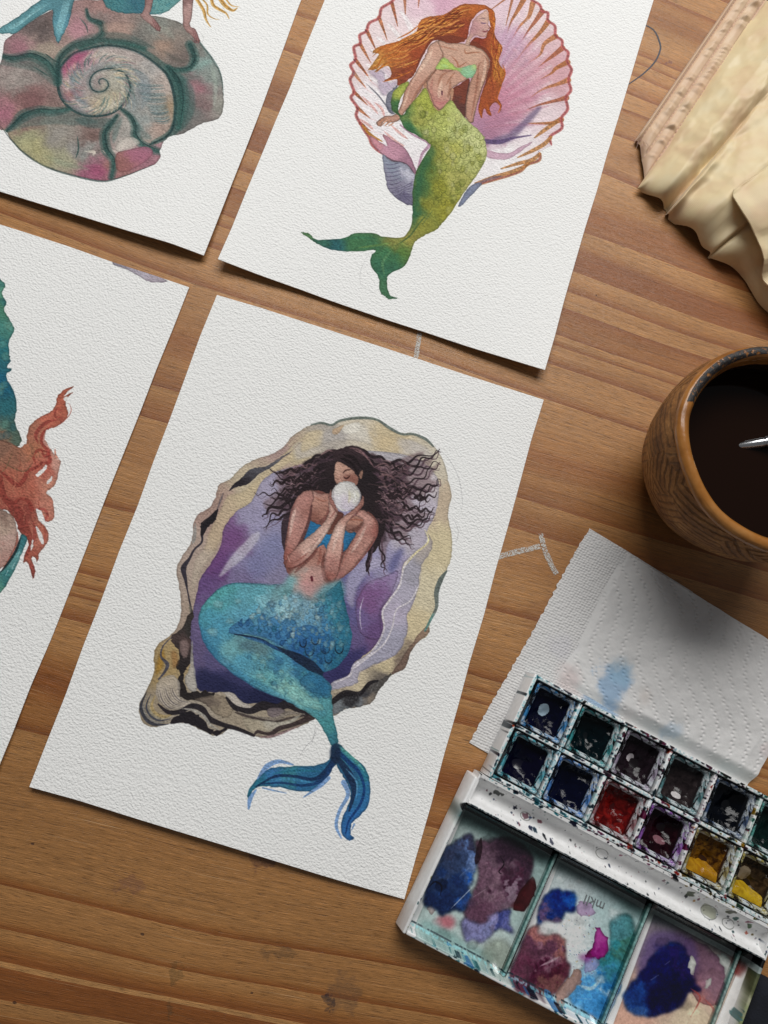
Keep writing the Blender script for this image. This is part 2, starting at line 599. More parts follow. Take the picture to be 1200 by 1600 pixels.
    cv.wash([(301,955),(297,985),(298,1000),(300,1030),(293,1045),(288,1052),(290,1075),(297,1082),(318,1081),(337,1084),(320,1093),(295,1095),(280,1086),(278,1070),(281,1055),(276,1040),(281,1022),(270,1005),(268,995),(283,983)], [(290,985,'#3a3634'),(285,1005,'#5a4745'),(280,1040,'#2c2728'),(290,1085,'#2b2626')], edge=.15, wob=1.2)
    cv.wash([(281,1003),(292,1000),(296,1012),(292,1028),(284,1024)], '#8b7470', alpha=.85, edge=.3)
    cv.wash([(300,1000),(304,1040),(308,1078),(296,1078),(290,1060),(298,1040)], '#b9b5b0', alpha=.8)
    cv.wash([(247,1030),(256,1015),(258,1030),(254,1045),(244,1055)], '#b58a3c', alpha=.9, feather=1)
    cv.wash([(268,1020),(276,1018),(279,1035),(272,1045)], '#a87a48', alpha=.7, feather=1)
    cv.stroke([(268,996),(255,1010),(252,1026),(262,1038),(258,1050),(248,1062)], [1,2,3,6,4,2], '#4a4a58', .9)
    cv.wash([(250,1062),(270,1055),(282,1068),(282,1088),(300,1100),(280,1108),(256,1104),(244,1085)], '#c2b6a8', alpha=.8)
    for k in range(9):
        o = k * 3.2
        cv.stroke([(246+o,1078-o*.3),(250+o,1094-o*.4),(260+o,1106-o*.5),(272+o,1110-o*.6)], 1.2, ['#6a625c','#403d44','#8d8274'][k%3], .7)
    for k,(c,w) in enumerate((('#2f3340',5),('#8d8a86',3),('#3a3f4e',3),('#a39a86',4),('#b09a6c',5))):
        o = k * 4.2
        cv.stroke([(229+o*.8,1082+o*.3),(220+o,1103),(226+o,1121-o*.4),(240+o,1131-o*.7),(262+o*.6,1131-o)], w, c, .85)
    cv.stroke([(247,1100),(262,1112),(280,1112),(300,1103),(316,1108),(326,1122),(345,1131),(372,1139),(396,1149)], [2,6,7,8,9,9,7,6,4], dk, .95, dry=.12)
    cv.wash([(266,1130),(280,1116),(300,1113),(314,1122),(324,1134),(338,1142),(358,1136),(338,1149),(312,1139),(290,1130)], dk, edge=0, wob=1)
    cv.stroke([(285,1107),(300,1109),(318,1118),(328,1132),(342,1140)], 4, '#aaa59c', .9)
    cv.wash([(306,1092),(335,1086),(356,1092),(366,1106),(352,1122),(335,1112),(318,1100)], [(320,1098,'#6f6258'),(350,1105,'#a3937e'),(340,1118,'#8d806e')], alpha=.95, wob=1)
    cv.wash([(350,1082),(365,1084),(380,1098),(402,1104),(440,1100),(452,1101),(430,1107),(400,1110),(372,1106),(358,1094)], '#c6bdb2', alpha=.95)
    cv.stroke([(354,1090),(368,1106),(391,1111),(410,1103),(433,1106),(452,1100),(478,1112)], [3,8,9,14,11,14,16], dk, .95, dry=.08)
    cv.wash([(418,1110),(432,1106),(446,1112),(436,1121),(420,1120)], '#7b6f72', alpha=.9)
    cv.stroke([(372,1112),(400,1122),(430,1124),(450,1114),(476,1116)], 7, '#8a8076', .9)
    cv.stroke([(368,1113),(395,1122),(428,1128),(452,1122),(480,1118)], [2,5,4,3,2], '#453c3a', .9, dry=.1)
    cv.wash([(380,1122),(410,1126),(440,1128),(470,1118),(450,1134),(420,1143),(398,1147),(386,1138)], [(400,1132,'#b3a791'),(450,1126,'#c3bdae')], alpha=.9)
    cv.stroke([(396,1149),(402,1143),(414,1146),(424,1146),(436,1138),(458,1132),(488,1120)], [2,5,4,7,7,6,10], '#3a2f30', .9, dry=.1)
    cv.stroke([(402,1150),(420,1151),(440,1145),(470,1133)], 4, '#93797a', .8)
    # right underside
    cv.wash([(519,1098),(530,1090),(539,1082),(552,1083),(563,1083),(571,1072),(578,1066),(593,1061),(612,1052),(606,1062),(592,1078),(581,1097),(558,1104),(539,1108),(523,1117)], [(540,1088,'#2a282b'),(570,1080,'#3a3a40'),(555,1098,'#7b7f84'),(590,1066,'#55514e'),(580,1092,'#8d8072'),(530,1110,'#7a8084')], edge=.15, wob=1)
    cv.stroke([(520,1096),(539,1083),(562,1083),(577,1067),(590,1063)], [8,10,7,6,3], '#232023', .95, dry=.12)
    for k in range(26):
        x = rng.uniform(535,592); y0 = 1094 - (x-535)*.45
        cv.stroke([(x,y0+rng.uniform(-6,2)),(x-5,y0+rng.uniform(6,12))], 1.3, rng.choice(['#3c3c42','#8d9094','#55524f']), .6)
    cv.wash([(612,1053),(620,1040),(640,1012),(655,990),(668,978),(670,989),(653,1004),(642,1020),(633,1043)], [(630,1035,'#7b6458'),(660,995,'#9a7f6c')], alpha=.95)
    cv.stroke([(698,891),(688,905),(681,925),(681,948),(672,968),(664,985)], [2,8,8,5,4,3], [(685,915,'#5f6a68'),(680,945,'#6d7570'),(670,975,'#5d8a85')], .9)
    cv.stroke([(486,664),(502,661),(518,664.5),(532,657.5),(560,653.5),(588,656),(609,669),(628,678.5),(646,678.5),(665,686),(677,697)], [2,4,4,4,5,4,5,4,4,5,3], '#66706a', .9, taper=(.1,.1))
    for o in (0, 4, 8):
        cv.stroke([(477+o,672+o),(457+o,687+o),(440+o,704+o),(420+o,714+o*.7),(395+o,724+o*.7)], 1.0, '#8d7470', .6)
        cv.stroke([(360+o,753+o*.3),(344+o,764+o*.3),(336+o,785+o*.3),(318+o,803+o*.3),(304+o,822)], 1.0, '#8d7468', .5)
    # faint pencil lines beside the shell
    for pts in ([(678,695),(700,715),(716,745),(722,780),(720,800)],[(690,704),(712,704)],[(709,812),(716,830),(712,850)],
                [(497,1135),(488,1155),(478,1165),(466,1183)],[(494,1130),(490,1150),(486,1165)]):
        cv.stroke(pts, .8, '#7d7c80', .45)
    # ---------------------------------------------------------------- hair behind
    hb, hm, hd = '#7d6468', '#54404a', '#2a2125'
    cv.wash([(492,716),(470,726),(440,736),(430,750),(436,765),(425,775),(412,785),(420,800),(440,805),(455,795),(470,770),(500,740)], hb, alpha=.55, feather=2, edge=0)
    cv.wash([(575,712),(610,722),(640,712),(664,706),(650,722),(676,716),(686,704),(668,735),(688,722),(672,748),(684,752),(664,772),(640,778),(660,800),(676,800),(650,820),(636,836),(645,850),(620,840),(606,850),(600,882),(590,850),(580,800)], hb, alpha=.6, feather=1.5, edge=.1)
    cv.wash([(575,708),(600,720),(625,724),(640,735),(636,752),(650,762),(640,775),(620,785),(628,800),(622,818),(606,830),(596,850),(585,840),(575,800),(570,740)], [(600,740,'#4a383d'),(620,770,'#5a454b'),(605,810,'#42323a')], alpha=.8, feather=1, edge=.2, wob=2.5)
    cv.wash([(520,706),(500,708),(478,722),(456,734),(440,745),(448,758),(436,768),(444,778),(430,790),(446,800),(462,776),(490,765)], [(490,735,'#42343a'),(455,755,'#5d484f'),(445,785,'#57434a')], alpha=.75, feather=1, edge=.2, wob=2.5)
    cv.wash([(510,740),(524,722),(560,725),(572,760),(572,790),(556,800),(520,790),(508,772)], '#2a2124', edge=0)
    cv.wash([(529,702),(515,704),(500,714),(490,726),(487,752),(470,764),(457,778),(452,797),(441,812),(439,838),(443,860),(449,840),(452,815),(458,795),(470,773),(487,767),(513,772),(518,760),(522,740),(524,727),(535,722),(549,733),(556,746),(561,760),(567,777),(565,795),(580,806),(591,816),(589,838),(582,850),(574,870),(571,894),(578,885),(577,872),(588,858),(598,840),(604,815),(602,790),(606,775),(622,771),(625,752),(604,750),(590,735),(580,716),(566,701),(548,697)],
        [(500,750,'#2a2124'),(550,705,'#3a2c30'),(575,740,'#261f22'),(590,800,'#2b2225'),(446,830,'#40333a')], edge=.1, gran=.2)
    L = [([(520,712),(490,722),(465,733),(446,738),(422,734)],3,2.5,8),([(505,728),(480,745),(455,748),(430,744)],3.5,3,6),([(500,735),(470,752),(445,757),(428,748)],3,2.2,4),
         ([(490,752),(465,762),(440,772),(416,772),(397,772)],2.5,5,3.2),([(485,760),(460,772),(435,782),(412,790)],3,3,5),([(475,770),(455,785),(432,792),(415,800),(412,808)],3,3,6),
         ([(462,780),(450,795),(436,802),(424,806),(412,826)],2.5,3,4),([(455,800),(442,808),(428,812),(414,825)],2,2,4),([(520,706),(500,712),(478,728),(455,738),(434,740)],4,3,4),
         ([(510,740),(485,750),(462,755),(440,768),(424,765)],3,4,3)]
    for p, a, n, w in L:
        cv.wavy(p, a, n, w, hd, .95, ph=rng.uniform(0,6))
        cv.wavy([(x+2,y+5) for x,y in p], a, n, w*.6, hm, .6, ph=rng.uniform(0,6))
    Rr = [([(565,702),(590,716),(620,722),(650,716),(688,704)],3.5,4,7),([(575,720),(605,730),(640,728),(665,716),(686,706)],3.5,4,6),([(580,735),(610,742),(640,738),(668,728),(688,722)],4,4,5),
          ([(585,750),(615,750),(645,752),(668,738),(684,726)],3.5,4,4),([(590,758),(620,765),(650,762),(675,758),(688,749)],3.5,4,6),([(595,770),(625,772),(650,772),(668,765),(686,752)],3,5,4.5),
          ([(598,778),(622,785),(640,795),(655,790),(664,774)],3,4,3),([(600,790),(620,805),(645,815),(665,808),(678,799)],3,3.5,5.5),([(600,800),(615,820),(640,822),(660,815),(678,805)],3,4,4),
          ([(602,810),(612,828),(628,835),(642,840)],2.5,3,6),([(600,822),(615,838),(632,845),(646,853)],2.5,3,4),([(596,835),(594,860),(600,875),(596,886),(604,893)],3,2,3.5),
          ([(582,850),(574,868),(574,882),(572,895)],2.5,1.6,7),([(612,770),(630,780),(628,800),(636,812)],3,2,4),([(580,725),(600,745),(618,760),(640,770)],4,3,6),([(590,780),(606,800),(612,820)],4,2,8)]
    for p, a, n, w in Rr:
        cv.wavy([(x+1,y+4) for x,y in p], a, n, w*.9, hm, .8, ph=rng.uniform(0,6))
        cv.wavy(p, a, n, w*.75, hd, .95, ph=rng.uniform(0,6))
    for k in range(26):
        x0, y0 = rng.uniform(582,606), rng.uniform(715,815)
        x1 = x0 + rng.uniform(25,60); y1 = y0 + rng.uniform(-12,22)
        cv.wavy([(x0,y0),((x0+x1)/2,(y0+y1)/2+4),(x1,y1)], 2.6, rng.uniform(2,4), 2.2, rng.choice(['#8f7478','#5d474d','#33272c']), .7, ph=rng.uniform(0,6))
    for p in ([(585,730),(600,724),(612,732)],[(590,745),(604,742),(618,748)],[(500,712),(512,704),(520,706)],[(545,700),(562,704),(575,718)],[(552,703),(570,712),(584,730)],[(575,756),(600,760)]):
        cv.stroke(p, 3, '#8a6a6c', .7)
    for k in range(44):
        side = rng.random() < .5
        x0, y0 = (rng.uniform(455,500), rng.uniform(722,768)) if side else (rng.uniform(584,640), rng.uniform(715,812))
        x1 = x0 + (-1 if side else 1) * rng.uniform(10,24)
        cv.wavy([(x0,y0),((x0+x1)/2,y0+3),(x1,y0+rng.uniform(2,10))], 2.4, 1.3, rng.uniform(1.4,3.4), rng.choice(['#8d6e70','#a5868a','#6b5055']), .55, ph=rng.uniform(0,6))
    for k in range(30):
        side = rng.random() < .45
        x0, y0 = (rng.uniform(450,495), rng.uniform(728,790)) if side else (rng.uniform(590,655), rng.uniform(715,830))
        x1 = x0 + (-1 if side else 1) * rng.uniform(18,36)
        cv.wavy([(x0,y0),((x0+x1)/2,y0+2),(x1,y0+rng.uniform(-6,8))], 3.2, 2.2, rng.uniform(2.5,4.5), '#2a2023', .9, ph=rng.uniform(0,6))
    # ---------------------------------------------------------------- body
    cv.wash([(486,767),(460,790),(445,850),(448,895),(470,905),(500,912),(530,905),(560,880),(592,830),(575,800),(540,812),(515,775)], '#7d4f48', edge=0)
    # torso
    cv.wash([(462,884),(480,868),(496,852),(509,852),(512,880),(508,905),(530,905),(528,922),(505,932),(480,928),(462,912),(452,902)], [(480,885,'#b98678'),(485,905,'#c8988c'),(500,870,'#b07a6c'),(488,920,'#c9a09a'),(465,900,'#a8988e'),(510,915,'#9a8a84')], feather=2, edge=.1)
    cv.stroke([(499,856),(499,872),(494,885)], 5, '#8f574c', .6, soft=2)
    cv.stroke([(460,895),(472,882),(486,868),(496,856)], 7, '#6d423c', .75, soft=3)
    cv.stroke([(506,862),(503,884),(507,904),(516,914)], 6, '#6a403a', .8, soft=2)
    cv.stroke([(486,902),(487,907)], 4, '#5f2630', .95, taper=(0,0))
    cv.wash([(477,905),(490,900),(497,918),(488,930),(478,922)], '#cc8a8a', alpha=.55, feather=4, edge=0)
    # bikini
    cv.wash([(480,811),(497,819),(512,831),(538,828),(557,833),(548,848),(535,864),(513,862),(505,851),(494,856),(484,846),(470,843),(478,826)], [(485,830,'#2c74a6'),(505,843,'#2f80b4'),(545,840,'#2b6e9c'),(475,838,'#1c4f74')], edge=.35, smooth=2)
    # chest and shoulders
    cv.wash([(484,767),(500,772),(513,772),(518,786),(514,803),(507,815),(497,820),(485,813),(483,795),(478,780)], [(495,785,'#bc8a7a'),(505,800,'#b27e6e'),(492,808,'#8d5c50'),(488,772,'#c4958a')], edge=.35, warp=3)
    cv.stroke([(514,785),(513,802),(503,814),(490,815)], 6, '#80504a', .75, soft=2.5)
    cv.stroke([(491,776),(503,783),(512,782)], 2.4, '#95604f', .7)
    cv.wash([(527,801),(537,805),(530,818),(519,834),(509,834),(515,818)], [(528,808,'#6a4038'),(515,830,'#7d4e40')], edge=.2)
    cv.wash([(540,813),(556,806),(572,812),(560,826),(551,833),(540,829)], [(550,814,'#bd8a78'),(548,826,'#8a6258')], edge=.35)
    cv.stroke([(543,813),(557,812),(570,814)], 2.6, '#99604f', .8)
    cv.stroke([(567,816),(556,826),(543,829)], 4, '#6f473f', .75, soft=2)
    up = [(470,780,'#c08a80'),(458,805,'#c4958c'),(450,840,'#bb867c'),(480,800,'#a8746a'),(446,875,'#9c5f56'),(565,850,'#bd8a7e'),(585,825,'#a8685f'),(575,815,'#c6968a'),(545,880,'#b98478'),(525,905,'#a8706a')]
    cv.wash([(487,767),(474,769),(463,780),(456,797),(451,820),(446,848),(443,866),(443,882),(449,889),(457,880),(464,860),(474,840),(481,822),(486,804),(487,790),(491,780)], up, edge=.45, gran=.25, warp=4)
    cv.stroke([(487,790),(483,812),(475,834),(464,856),(452,872)], [3,5,6,6,4], '#5f3c3a', .8, soft=2)
    cv.wash([(564,797),(579,805),(590,818),(590,832),(582,847),(566,870),(545,893),(524,911),(522,900),(530,884),(537,866),(553,840),(568,815),(556,806)], up, edge=.45, gran=.25, warp=4)
    fo = [(520,805,'#d2a698'),(505,830,'#d6b0a2'),(480,855,'#d4ac9e'),(460,872,'#b98278'),(450,882,'#a0645a'),(540,812,'#c9988a'),(530,830,'#dcb8aa'),(524,855,'#cfa294'),(515,885,'#b8847a'),(512,902,'#a0665c'),(560,788,'#bd8476')]
    cv.wash([(447,889),(460,888),(478,876),(494,857),(508,838),(520,817),(528,803),(525,790),(519,777),(517,765),(513,782),(514,800),(507,816),(494,829),(476,843),(461,856),(449,871),(445,880)], fo, edge=.4, gran=.25, warp=3)
    cv.wash([(568,776),(568,788),(563,796),(553,806),(544,816),(539,830),(536,848),(534,866),(530,890),(520,911),(511,907),(505,888),(508,864),(517,838),(526,819),(538,807),(552,797),(562,785)], fo, edge=.4, gran=.25, warp=3)
    for pts, w, c, a in (([(455,880),(470,872),(484,858),(496,842)],3,'#9a6258',.65),([(449,888),(464,885),(480,873),(494,857)],2.4,'#6d3f3a',.8),([(519,780),(524,797),(514,812)],2.4,'#95605a',.7),([(536,848),(533,868),(527,892)],3,'#7a4a44',.75),([(553,842),(542,862),(532,886)],2.2,'#9a6258',.6),([(506,890),(513,905),(520,911)],3.4,'#7d4a44',.7),([(566,790),(556,803),(545,813)],2.2,'#8a5650',.75),([(590,822),(588,838),(570,866),(548,890)],2.6,'#955c56',.6),([(463,781),(455,800),(449,830)],2.6,'#a8706a',.6),([(448,868),(452,878)],5,'#d8b4a8',.6)):
        cv.stroke(pts, w, c, a)
    for k in range(46):
        x, y = rng.uniform(508,530), rng.uniform(868,906)
        cv.stroke([(x,y),(x+2,y+3)], 1.6, '#8a4c44', .35)
    for pts in ([(462,795),(456,815),(452,838)],[(512,825),(500,842),(484,858),(470,868)],[(530,822),(524,842),(519,862)],[(572,822),(562,842),(548,864)]):
        cv.stroke(pts, 5, '#e6cabd', .55, soft=3)
    # face
    cv.wash([(525,723),(522,738),(523,752),(528,757),(540,754),(555,760),(560,748),(556,742),(551,735),(544,730),(536,725)], [(527,735,'#cfa592'),(535,745,'#bf9080'),(552,750,'#9c6a5c'),(540,732,'#c79b88')], edge=.2, warp=3)
    cv.wash([(537,744),(548,742),(556,748),(552,757),(540,753)], '#8d5d52', alpha=.7, feather=1, edge=0)
    for pts, w, c in (([(535,740),(540,735),(548,734)],2.4,'#4a2f2c'),([(523,739),(527,740)],1.6,'#4a2f2c'),([(536,745),(541,748),(547,743)],3,'#4a2c28'),([(523,747),(528,750)],2.8,'#4a2c28'),([(530,741),(528,753)],1.6,'#d7b09c'),([(524,742),(529,747)],1.4,'#7d5048')):
        cv.stroke(pts, w, c, .9)
    cv.wash([(561,740),(566,735),(566,746),(562,748)], '#b08572', edge=.2)
    cv.stroke([(562,737),(564,744)], 2, '#3a2a28', .9)
    for p in ([(531,716),(542,720),(552,728),(558,738)],[(536,711),(552,716),(563,730)]):
        cv.stroke(p, 6, '#231b1d', .95)
    # pearl and fingers
    t = np.linspace(0, 2*np.pi, 28, endpoint=False)
    cv.wash([(540.5+23*math.cos(a), 776+23.5*math.sin(a)) for a in t], [(530,765,'#e6e3df'),(540,785,'#d9cdda'),(552,775,'#d6d4c4'),(556,762,'#c9c7c6'),(528,785,'#d8d4d8'),(545,797,'#cfc6d4')], edge=.3, gran=.14, warp=4)
    for p, w, c in (([(551,768),(555,776),(551,786)],4,'#f4f2ee'),([(526,790),(534,797),(544,798)],3.5,'#efecea'),([(545,766),(546,778),(544,786)],4,'#d3cdb4'),([(528,770),(530,782)],4,'#efedea'),([(522,764),(520,776),(524,790)],2,'#a8a0a4'),([(558,762),(563,774),(560,786),(552,796)],2.5,'#a7a3a8')):
        cv.stroke(p, w, c, .75, soft=2)
    cv.wash([(517,766),(514,780),(518,792),(527,802),(524,790),(519,779)], '#b27a70', edge=.3)
    cv.wash([(567,775),(562,786),(550,798),(540,806),(552,803),(563,793),(568,782)], '#bb8478', edge=.3)
    # ---------------------------------------------------------------- tail
    tail = [(450,900),(446,913),(420,914),(394,912.6),(363,912.6),(340,923),(319,943),(310,964),(314,992),(326,1017.6),(352,1043),(377,1062),(410,1081),(450,1097),(465,1106),(493,1122),(509,1147),(518,1166),(528,1161),(527,1144),(522,1123),(518.6,1092),(517,1070),(504,1053),(525,1043),(541.6,1025),(548.6,1006),(550,990),(544,962),(536,927),(531,908),(520,918),(505,926),(490,934),(474,925),(462,908)]
    tm = cv.mask(tail)
    cv.wash([(440,915),(452,900),(465,905),(480,915),(500,915),(520,910),(532,906),(538,930),(520,960),(470,960),(430,945),(415,925)], [(450,915,'#7fb0b4'),(485,925,'#b8a8a4'),(520,925,'#6a9aa4'),(440,930,'#84b8c0')], feather=3, edge=0)
    fade = np.clip(blur(cv.mask([(420,960),(445,925),(470,932),(490,940),(510,932),(532,905),(560,940),(560,1200),(280,1200),(280,900),(440,900),(430,915)]), 7*cv.k)*1.3, 0, 1)
    cv.wash(None, [(340,935,'#58a4ac'),(320,965,'#4e9aae'),(350,985,'#4f98b2'),(330,1000,'#4a90ae'),(400,930,'#62a6b4'),(430,940,'#86b8c4'),(440,920,'#6fb0b8'),(400,965,'#5a9fc0'),(450,960,'#9cc3cc'),(480,945,'#86afc0'),(480,975,'#6ba3c2'),(440,990,'#3f7db0'),(500,1000,'#3d7fb0'),(520,960,'#3f8aa2'),(540,940,'#2f7688'),(540,1000,'#3c86a6'),(520,1035,'#3a82a8'),(480,1020,'#2f6aa4'),
        (365,1010,'#70aab0'),(380,1030,'#58a0b8'),(400,1010,'#5e8d96'),(430,1035,'#4d93b0'),(420,1060,'#6fb4b8'),(450,1075,'#8cc6c0'),(460,1090,'#78b8b8'),(480,1050,'#3f85a4'),(500,1075,'#3a7c9c'),(505,1100,'#5aa0a8'),(510,1130,'#4d9aa0'),(522,1155,'#3c7f90')],
        mask=tm*fade, edge=.28, gran=.3, warp=7, p=4)
    cv.wash([(470,890),(500,886),(507,905),(500,922),(485,932),(472,922),(464,905)], [(485,905,'#c79a90'),(488,922,'#c8908e'),(470,905,'#b0a09a')], alpha=.75, feather=4, edge=0)
    cv.stroke([(486,902),(487,907)], 4, '#5f2630', .95, taper=(0,0))
    # blooms and brush marks
    for k in range(70):
        x, y = rng.uniform(325,545), rng.uniform(925,1120)
        s = rng.uniform(5,13)
        c = rng.choice(['#3a78ac','#7fc2c2','#a8d2d4','#2f6c9c','#55a0b4','#4a8fb8'])
        pts = [(x+s*rng.uniform(.5,1)*math.cos(a), y+s*.7*rng.uniform(.5,1)*math.sin(a)) for a in np.linspace(0,6.28,8)[:-1]]
        cv.wash(pts, c, alpha=.38, feather=.5, edge=.35, clip=tm*fade)
    # soft shading of the two limbs of the tail
    for p, w, c, al in (([(312,975),(322,1008),(350,1038),(385,1064),(430,1086),(465,1104)],16,'#2f6f96',.45),([(316,955),(340,928),(375,918)],14,'#5aa8a4',.35),([(545,1000),(535,1025),(512,1044)],16,'#25648a',.5),([(538,925),(546,965),(548,995)],13,'#226478',.55),([(400,935),(430,945),(460,955)],22,'#9fd0d8',.4),([(350,960),(380,955),(410,955)],20,'#6fb6c8',.4),([(375,1012),(395,1010),(415,1020)],18,'#6a8a8c',.4),([(440,1058),(462,1078),(490,1098)],12,'#96cdc4',.5),([(480,1048),(500,1066),(512,1085)],14,'#2f7299',.5)):
        cv.stroke(p, w, c, al, soft=8, clip=tm*fade)
    cv.wash([(358,985),(368,974),(378,976),(390,968),(398,974),(412,958),(416,970),(430,962),(440,972),(455,964),(468,980),(490,978),(510,992),(525,1008),(512,1046),(498,1050),(470,1030),(430,1005),(400,995),(372,992)], [(390,982,'#3a74a8'),(470,1010,'#2a62a0'),(440,985,'#4486b8'),(510,1020,'#2c6c98')], alpha=.75, edge=.3, clip=tm, smooth=2, wob=1.5)
    def flick(x, y, sz, an, c, al):
        ca, sa = math.cos(an), math.sin(an)
        q = [(-.15,.55),(-.5,.1),(-.35,-.35),(.05,-.9),(.1,-.3),(.42,.05),(.3,.5)]
        cv.wash([(x+sz*(u*ca-v*sa), y+sz*(u*sa+v*ca)) for u, v in q], c, alpha=al, edge=.4, clip=tm*fade, smooth=3, wob=.6)
    for (x, y) in grid_in([(372,975),(400,950),(440,935),(480,930),(520,925),(545,960),(548,1000),(530,1035),(505,1046),(470,1020),(430,1000)], 11.5, rng):
        x, y = x + rng.normal(0, 2.2), y + rng.normal(0, 2.2)
        d = (x - 372) * .38 + 978 - y
        flick(x, y, rng.uniform(6, 10.5), rng.normal(.35, .3), rng.choice(['#a9d4dc','#c4e2e2','#86bcd2','#4a90bc'] if d > 18 else ['#2c66a2','#4a92c0','#24588e','#6ab0cc','#2f7a9c']), rng.uniform(.45, .8))
    for (x, y) in grid_in([(385,1015),(430,1030),(475,1046),(508,1070),(514,1110),(490,1105),(450,1085),(410,1060)], 13, rng):
        flick(x + rng.normal(0, 3), y + rng.normal(0, 3), rng.uniform(6, 11), rng.normal(2.6, .5), rng.choice(['#3a82a4','#8ccac4','#2f6f96','#a4d8cc','#58a4b0']), rng.uniform(.3, .55))
    cv.wash([(365,995),(390,1000),(415,1012),(420,1028),(395,1022),(375,1010)], '#5c7c84', alpha=.55, feather=5, edge=0, clip=tm)
    cv.wash([(512,930),(528,915),(540,940),(548,980),(545,1010),(530,1038),(512,1045),(525,1000),(524,960)], '#25687f', alpha=.5, feather=4, edge=0, clip=tm)
    cv.stroke([(366,991),(385,994),(408,1000),(425,1010),(445,1018),(465,1028),(485,1040),(505,1054)], [1.5,3,4,5,7,14,16,5], '#1d2a40', .95, clip=tm, dry=.06)
    cv.stroke([(380,995),(410,1003),(440,1018)], 5, '#2d5f98', .6, clip=tm)
    cv.scales(grid_in([(385,950),(440,940),(500,935),(535,930),(545,990),(530,1035),(505,1045),(470,1018),(430,1002)], 16, rng), 9, '#1f4f80', .4, 1.3, clip=tm)
    cv.scales([(475,1003),(492,1000),(508,1014),(530,1016),(484,1020),(512,1032)], 13, '#16202e', .95, 2.1, clip=tm, jit=.1)
    cv.scales(grid_in([(400,1025),(460,1050),(500,1075),(512,1120),(480,1090),(420,1065)], 17, rng), 9, '#2a6f92', .35, 1.2, clip=tm)
    cv.scales([(436,958),(436,980),(494,940),(505,932),(512,945)], 8, '#2f6f78', .8, 1.5, clip=tm)
    cv.stroke([(314,990),(328,1018),(352,1043),(380,1063),(410,1080),(450,1097)], 3, '#2c5d80', .6, clip=tm)
    cv.stroke([(319,943),(340,922),(363,912),(394,912),(445,914)], 1.8, '#2f6f7c', .6)
    cv.wash([(468,1064),(488,1050),(508,1060),(518,1080),(512,1092),(498,1085),(482,1080)], '#2f6f96', alpha=.55, edge=.4, clip=tm)
    cv.wash([(440,1075),(462,1072),(480,1085),(500,1098),(505,1110),(470,1100)], '#93cec4', alpha=.55, edge=.3, clip=tm)
    # fins
    f1 = [(519,1165),(514,1186),(491,1195),(460,1196.5),(423,1200),(404,1214),(390,1232),(387.5,1247),(397,1233),(411,1228),(437,1230),(470,1236),(491,1232),(509,1214),(526,1190),(531,1168)]
    f2 = [(527,1160),(544,1176),(565,1193),(575,1209),(578,1232),(575,1256),(563,1272),(549,1286),(548,1302),(554,1307),(544,1311),(533,1298),(535,1275),(547,1247),(544,1228),(533,1209),(524,1190),(522,1170)]
    m1 = cv.mask(f1)
    cv.wash(None, [(500,1205,'#2c6a94'),(450,1205,'#3f8a9c'),(420,1208,'#3a78b0'),(400,1228,'#2d7a94'),(470,1228,'#2f6c9c')], mask=m1, edge=.35, gran=.25)
    m2 = cv.mask(f2)
    cv.wash(None, [(540,1190,'#3f8a94'),(560,1210,'#2f7f9a'),(560,1250,'#3276b0'),(545,1290,'#2f6cb0'),(535,1210,'#2a5f8a')], mask=m2, edge=.35, gran=.25)
    for pts, w, c in (([(528,1172),(512,1200),(490,1216),(460,1212),(430,1212),(400,1228)],[7,9,5,4,4,2],'#172c50'),([(526,1180),(505,1215),(475,1226),(440,1222),(410,1224)],[6,7,4,3,2],'#1c3a66'),([(500,1204),(460,1203),(425,1208)],3,'#2a6f86'),([(490,1222),(455,1217),(420,1217)],2.5,'#4a90b8')):
        cv.stroke(pts, w, c, .85, clip=m1, dry=.1)
    for pts, w, c in (([(526,1172),(545,1190),(560,1205),(568,1230),(562,1255),(545,1280),(540,1300)],[6,7,5,4,4,3,2],'#17386e'),([(528,1185),(545,1210),(552,1235),(545,1265)],[8,12,7,3],'#1b2c4a'),([(540,1200),(556,1220),(556,1245)],2.2,'#5f9ac0'),([(528,1165),(550,1182),(570,1205)],4,'#5aa09a')):
        cv.stroke(pts, w, c, .85, clip=m2, dry=.1)
    cv.wash([(518,1166),(529,1162),(533,1180),(526,1194),(516,1184)], '#1c2d48', alpha=.85, feather=1, edge=0)
    for pts, w in (([(457,1194),(435,1189),(416,1197),(402,1216)],[2,6,8,2]),([(400,1233),(391,1247),(389,1262)],[2,7,3]),([(513,1214),(500,1226),(474,1244)],[5,6,1.5]),([(536,1221),(543,1240),(530,1265),(525,1288),(533,1307)],[8,6,5,5,2]),([(410,1230),(428,1234),(447,1238)],[2,2,1]),([(553,1286),(549,1295)],[3,1])):
        cv.stroke(pts, w, '#6f97cc', .85)
    for k in range(260):
        x, y = rng.uniform(300,690), rng.uniform(680,1140)
        cv.stroke([(x,y),(x+.6,y+.4)], rng.uniform(.8,1.6), '#55504f', .10, clip=sh)
